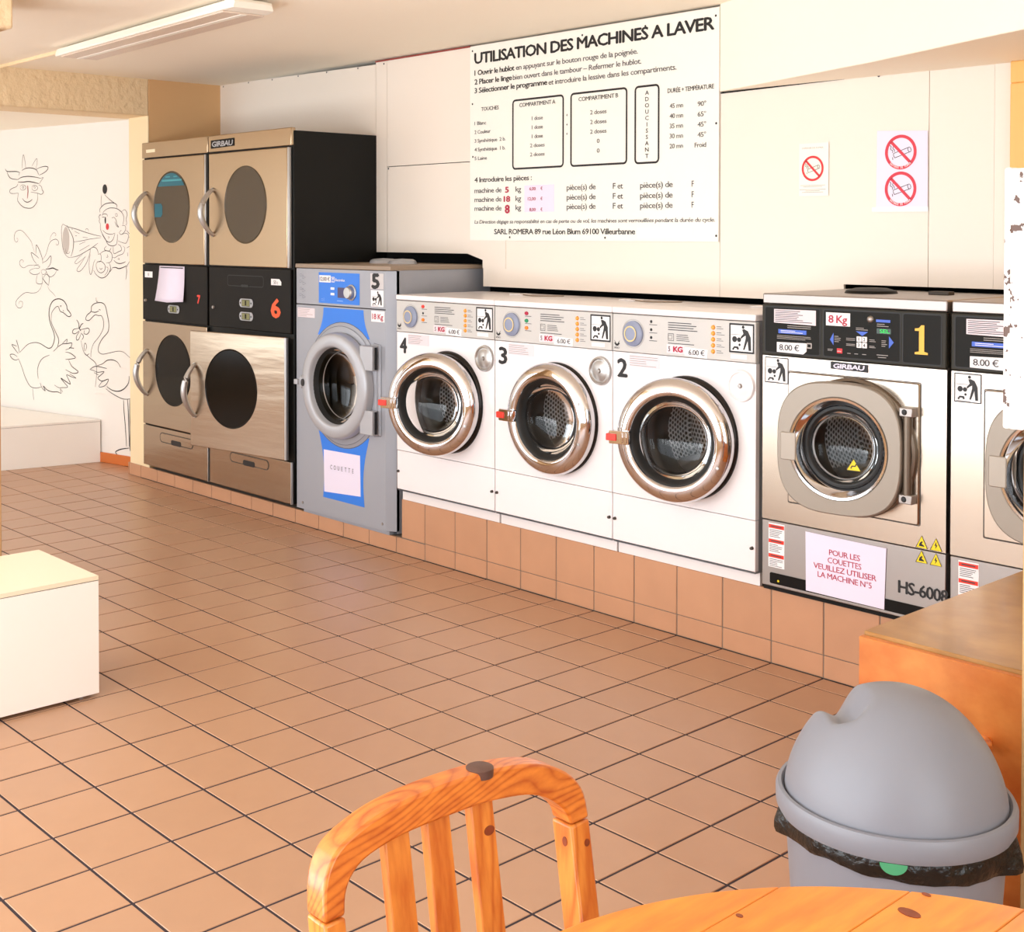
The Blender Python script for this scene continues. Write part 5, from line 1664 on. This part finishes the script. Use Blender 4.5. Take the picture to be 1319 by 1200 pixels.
        for j in range(n + 1):
            k = j / n
            z = 1.143 + (0.946 - 1.143) * k
            xa = 0.212 + (0.182 - 0.212) * k
            rings.append([(xa, Y - 0.003 - 0.014 * k * k, z), (0.5 * (xa + 0.492), Y - 0.004 - 0.022 * k * k, z - 0.004 * k), (0.492, Y - 0.003 - 0.010 * k * k, z + 0.004 * k)])
        vs = [[b.bm.verts.new(c) for c in r] for r in rings]
        for a_, c_ in zip(vs, vs[1:]):
            for i in range(2):
                b.bm.faces.new([a_[i], c_[i], c_[i + 1], a_[i + 1]])
        pn = b.build('paper_note', 'lilac', t, ang=60)
        sm = pn.modifiers.new('solid', 'SOLIDIFY')
        sm.thickness = 0.0008
        Flat().rect(0.225, 0.48, 1.131, 1.137).build('note_print', 'grey_ink', pn, y=Y - 0.0035)
        s = sticker(t, 'paper_tag', 'white', 0.035, 0.124, 1.074, 1.108, y=Y)
        Flat().text('50', 0.08, 1.083, 0.015, align='c').build('lettering', 'grey_ink', s, y=Y - 0.001)
        Flat().text('7', 0.640, 0.948, 0.043, w=0.030, bold=0.04, align='c').build('machine_number', 'red_btn', t, y=Y)
        B().lathe_y(0.045, 0.943, [(0, -0.018), (0.008, -0.018), (0.010, -0.01)], 14).build('key_lock', 'steel_satin', t)
    return t


dryer(-4.692, 0.735, 'stacked steel tumble dryer numbered 7 with blank paper note, far left', 7)
dryer(-3.952, 0.786, 'stacked steel tumble dryer numbered 6 with black side, lower door ajar', 6)


# ================================================================ CABINET, POST, METAL BOX
cb = thing('wooden_cabinet', 'low orange plywood cabinet with worn top, behind the grey bin', 'cabinet', (0.67, -1.10, 0))
B().box(0.0, 0.018, 0.0, 1.08, 0.0, 0.581).build('side_panel', 'ply', cb, bevel=0.001, seg=1)
B().box(0.330, 0.348, 0.0, 1.08, 0.0, 0.581).build('side_panel', 'ply', cb, bevel=0.001, seg=1)
B().box(0.018, 0.330, 1.06, 1.08, 0.0, 0.581).build('back_panel', 'ply', cb)
B().box(0.0, 0.348, 0.0, 1.08, 0.5825, 0.600).build('top', 'ply_top', cb, bevel=0.0015, seg=1)
dr = B().box(-0.001, 0.349, -0.018, -0.001, 0.03, 0.592).build('door', 'ply', cb, bevel=0.0015, seg=1)
B().lathe_y(0.279, 0.455, [(0, -0.046), (0.012, -0.045), (0.017, -0.038), (0.014, -0.030), (0.008, -0.026), (0.009, -0.018)], 20).build('knob', 'pine', dr)
B().box(0.0, 0.348, 0.01, 0.03, 0.0, 0.03).build('plinth_board', 'reddark', cb)
tag(B().box(1.0365, 1.105, -1.171, -1.10, 0.0, 1.064).build('wooden_post', 'post', bevel=0.003),
    'rough cream post at the right edge, carrying the chipped white box', 'post')
mb = thing('metal_box', 'chipped white painted metal box with rust spots, right edge', 'metal box', (0, 0, 0))
B().box(1.015, 1.12, -1.186, -1.09, 1.066, 1.541).build('cover', 'rusty', mb, bevel=0.003)
fl = B()
poly = [(-1.172, 1.0655), (-1.150, 1.0655), (-1.150, 1.5435), (-1.172, 1.5435)]
fl.prism(rrect(0.9985, 1.0125, 1.0645, 1.5435, 0.005, 4), -1.175, -1.10)
fl.build('flange', 'rusty', mb, bevel=0.002)

# ================================================================ BIN
BX, BY = 0.935, -1.435
bn = thing('waste_bin', 'round grey plastic bin with domed lid and black liner', 'bin', (BX, BY, 0))
b = B()
prof = [(0, 0.0), (0.150, 0.0), (0.158, 0.008), (0.187, 0.41), (0.190, 0.420), (0.183, 0.420), (0.152, 0.02), (0, 0.015)]
b.lathe_z(0, 0, prof, 64)
b.build('body', 'bin', bn, ang=40)
# liner folded over the edge
lin_r = []
n = 96
rings = []
rr_ = random.Random(4)
bump = [rr_.uniform(-1, 1) for _ in range(n)]
for j, (r, z) in enumerate(((0.1895, 0.425), (0.192, 0.420), (0.1945, 0.410), (0.1955, 0.400), (0.194, 0.390), (0.1895, 0.382))):
    ring = []
    for i in range(n):
        a = 2 * pi * i / n
        wv = 0.0012 * sin(9 * a + 1.3 * j) + 0.0010 * sin(23 * a + j) + 0.0008 * bump[i]
        sag = 0.012 * max(0, cos(a - radians(-5))) + 0.004 * sin(2 * a + 0.6)
        flare = 0
        for a0, amt in ((radians(228), 0.016), (radians(12), 0.022)):
            dd = (a - a0 + pi) % (2 * pi) - pi
            flare += amt * math.exp(-(dd / 0.13) ** 2) * (0.4 + 0.15 * j)
        rr = r + (wv if j > 1 else 0) + flare
        ring.append((rr * cos(a), rr * sin(a), z - (sag + 0.0012 * sin(13 * a)) * (j / 5)))
    rings.append(ring)
lb = B().loft(rings, True, False)
lo = lb.build('bin_liner', 'bag', bn, ang=60)
# green patch of the liner just below the lid
ga = math.atan2(-0.17, 0.098)
g = B()
fan = []
for i in range(13):
    th = pi + pi * i / 12
    da = 0.022 * cos(th) / 0.2 * 1.0
    z = 0.411 + 0.018 * sin(th)
    fan.append((0.1985 * cos(ga + da), 0.1985 * sin(ga + da), z))
vs = [g.bm.verts.new(c) for c in fan]
g.bm.faces.new(vs)
g.build('green_patch', 'greenbag', lo, tri=True)
# lid: rim and dome with a finger recess
lidr = B()
lidr.lathe_z(0, 0, [(0.186, 0.424), (0.192, 0.412), (0.1985, 0.412), (0.202, 0.420), (0.2025, 0.444), (0.199, 0.451), (0.193, 0.452), (0.189, 0.447), (0.186, 0.440)], 80)
lid = lidr.build('lid_rim', 'bin', bn, ang=50)
dm = B()
NR, NA = 40, 120
cl = Vector((-0.672, -0.740, 0))      # towards the left in the photograph
cf = Vector((0.740, -0.672, 0))       # towards the camera
rings = []
Rb, H = 0.1875, 0.190


def dome_pt(rho, a):
    x, y = rho * cos(a), rho * sin(a)
    k = rho / Rb
    z = H * max(0.0, 1 - k ** 2.15) ** 0.60
    p_ = Vector((x, y, 0))
    l_, f_ = p_.dot(cl), p_.dot(cf)
    # groove runs front to back across the left shoulder and ends in a rounded lip towards the camera
    u = (l_ - 0.084) / 0.040
    e = 1 / (1 + math.exp((f_ - 0.045 + 0.35 * abs(l_ - 0.084)) / 0.0055))
    dent = 0.036 * (0.5 + 0.5 * cos(pi * u)) ** 0.75 * e if abs(u) < 1 else 0.0
    return (x, y, 0.440 + max(0.0, z - dent))


for j in range(NR + 1):
    k = (1 - (j / NR) ** 1.6)
    rho = Rb * k
    if j == NR:
        break
    rings.append([dm.bm.verts.new(dome_pt(rho, 2 * pi * i / NA)) for i in range(NA)])
top = [dm.bm.verts.new(dome_pt(0, 0))]
for a_, c_ in zip(rings, rings[1:]):
    dm._bridge(a_, c_, NA)
dm._bridge(rings[-1], top, NA)
dome = dm.build('lid_dome', 'bin', bn, ang=180)

# ================================================================ CHAIR
ch = thing('wooden_chair', 'varnished pine chair with arched back and dark knot on top', 'chair', (1.2, -2.505, 0))
OX, OY = 1.2, -2.505


def CP(y, z, d=0.0):
    return (1.01 + (0.757 - z) * 0.16 - d - OX, y - OY, z)


outer = [(-2.703, 0.704), (-2.699, 0.738), (-2.689, 0.759), (-2.671, 0.774), (-2.631, 0.787), (-2.591, 0.793), (-2.540, 0.795), (-2.490, 0.794),
         (-2.440, 0.790), (-2.393, 0.782), (-2.355, 0.769), (-2.325, 0.750), (-2.308, 0.726), (-2.304, 0.695)]
inner = [(-2.676, 0.704), (-2.673, 0.723), (-2.664, 0.738), (-2.646, 0.750), (-2.614, 0.757), (-2.575, 0.760), (-2.530, 0.760), (-2.480, 0.759),
         (-2.440, 0.755), (-2.400, 0.748), (-2.372, 0.737), (-2.351, 0.722), (-2.339, 0.708), (-2.336, 0.695)]
outer = smooth_path(outer, 3)
inner = smooth_path(inner, 3)
b = B()
b.loft([[CP(*o_), CP(*i_), CP(*i_, 0.034), CP(*o_, 0.034)] for o_, i_ in zip(outer, inner)])
b.build('top_rail', 'pine', ch, bevel=0.0035, seg=2)
kx, ky, kz = CP(-2.463, 0.7925, 0.012)
B().lathe_z(kx, ky, [(0.0165, kz - 0.008), (0.0165, kz + 0.0018), (0.015, kz + 0.0026), (0, kz + 0.0028)], 18).build('knot', 'knot', ch)


def rail(y0, y1, z0, z1, d0, d1, name, m='pine_post', bev=0.003):
    v = [CP(y0, z0, d0), CP(y1, z0, d0), CP(y1, z0, d1), CP(y0, z0, d1)]
    w_ = [CP(y0, z1, d0), CP(y1, z1, d0), CP(y1, z1, d1), CP(y0, z1, d1)]
    return B().loft([v, w_]).build(name, m, ch, bevel=bev)


rail(-2.703, -2.676, 0.0, 0.7025, 0.0, 0.034, 'back_leg')
rail(-2.337, -2.304, 0.0, 0.6935, 0.0, 0.034, 'back_leg')
for y in (-2.592, -2.5325, -2.466):
    rail(y - 0.0175, y + 0.0175, 0.44, 0.764, 0.011, 0.024, 'back_slat', bev=0.002)
sx0 = CP(0, 0.45)[0]
B().prism_z([(sx0 - 0.01, -0.205), (sx0 - 0.01, 0.21), (sx0 + 0.36, 0.20), (sx0 + 0.375, 0.17), (sx0 + 0.375, -0.17), (sx0 + 0.36, -0.20)], 0.44, 0.465).build('seat', 'pine', ch, bevel=0.006)
for s_ in (-1, 1):
    B().loft([[(sx0 + 0.32, s_ * 0.155 + a_, z) for a_ in ()] or [(sx0 + 0.31, s_ * 0.165 - 0.016, z), (sx0 + 0.345, s_ * 0.165 - 0.016, z), (sx0 + 0.345, s_ * 0.165 + 0.016, z), (sx0 + 0.31, s_ * 0.165 + 0.016, z)] for z in (0.0, 0.44)]).build('front_leg', 'pine_post', ch, bevel=0.003)
    B().box(sx0 + 0.0, sx0 + 0.32, s_ * 0.165 - 0.008, s_ * 0.165 + 0.008, 0.385, 0.44).build('apron', 'pine', ch)



def spot(parent, c, rx, ry, nrm, name='knot'):
    """small proud oval knot lying on a face with the given normal"""
    nrm = Vector(nrm).normalized()
    u = nrm.cross(Vector((0, 0, 1))) if abs(nrm.z) < 0.9 else Vector((1, 0, 0))
    u.normalize()
    v = nrm.cross(u)
    b = B()
    c = Vector(c)
    ring = [tuple(c + u * rx * cos(2 * pi * i / 16) + v * ry * sin(2 * pi * i / 16) + nrm * 0.0006) for i in range(16)]
    low = [tuple(Vector(q) - nrm * 0.001) for q in ring]
    b.loft([low, ring])
    return b.build(name, mat('brown_knot', (128, 52, 16), 0.4, var=0.2, vscale=120), parent, ang=30)


NX = (0.9875, 0, 0.158)
spot(ch, CP(-2.459, 0.722, 0.011), 0.0080, 0.0055, NX)
spot(ch, CP(-2.313, 0.668, 0.0), 0.0045, 0.0045, NX)
spot(ch, (CP(-2.337, 0.672, 0.014)[0], CP(-2.337, 0.672)[1] - 0.0, 0.672), 0.004, 0.006, (0, -1, 0))

# ================================================================ TABLE
TX, TY, TR = 1.707, -2.646, 0.4625
tb = thing('round_table', 'round varnished pine table top in the near right corner', 'table', (TX, TY, 0))
edges = [-TR, -0.365, -0.27, -0.175, -0.08, 0.02, 0.115, 0.21, 0.305, 0.395, TR]
rot = radians(0)
for e0, e1 in zip(edges, edges[1:]):
    k = 12
    pts = []
    g_ = 0.0002
    a0, a1 = e0 + g_, e1 - g_
    up = [(x, math.sqrt(max(TR * TR - x * x, 0))) for x in [a0 + (a1 - a0) * i / k for i in range(k + 1)]]
    poly = [(x, -y) for x, y in up] + [(x, y) for x, y in up[::-1]]
    q = []
    for p_ in poly:
        if not q or (abs(p_[0] - q[-1][0]) + abs(p_[1] - q[-1][1])) > 1e-4:
            q.append(p_)
    if abs(q[0][0] - q[-1][0]) + abs(q[0][1] - q[-1][1]) < 1e-4:
        q.pop()
    B().prism_z(q, 0.722, 0.75).build('plank', 'pine_table', tb, bevel=0.0015, seg=2)
B().lathe_z(0, 0, [(0, 0.68), (0.30, 0.68), (0.30, 0.722), (0, 0.722)], 32).build('apron', 'pine', tb)
for s1 in (-1, 1):
    for s2 in (-1, 1):
        B().loft([[(s1 * (0.16 + q_) + a_, s2 * (0.16 + q_) + c_, z) for a_, c_ in ((-0.022, -0.022), (0.022, -0.022), (0.022, 0.022), (-0.022, 0.022))]
                  for q_, z in ((0.06, 0.0), (0.0, 0.70))]).build('leg', 'pine_post', tb, bevel=0.003)
for (x, y), rx, ry in (((1.4585, -2.311), 0.012, 0.007), ((1.452, -2.266), 0.005, 0.003), ((1.349, -2.44), 0.004, 0.003)):
    spot(tb, (x - TX, y - TY, 0.75), rx, ry, (0, 0, 1))
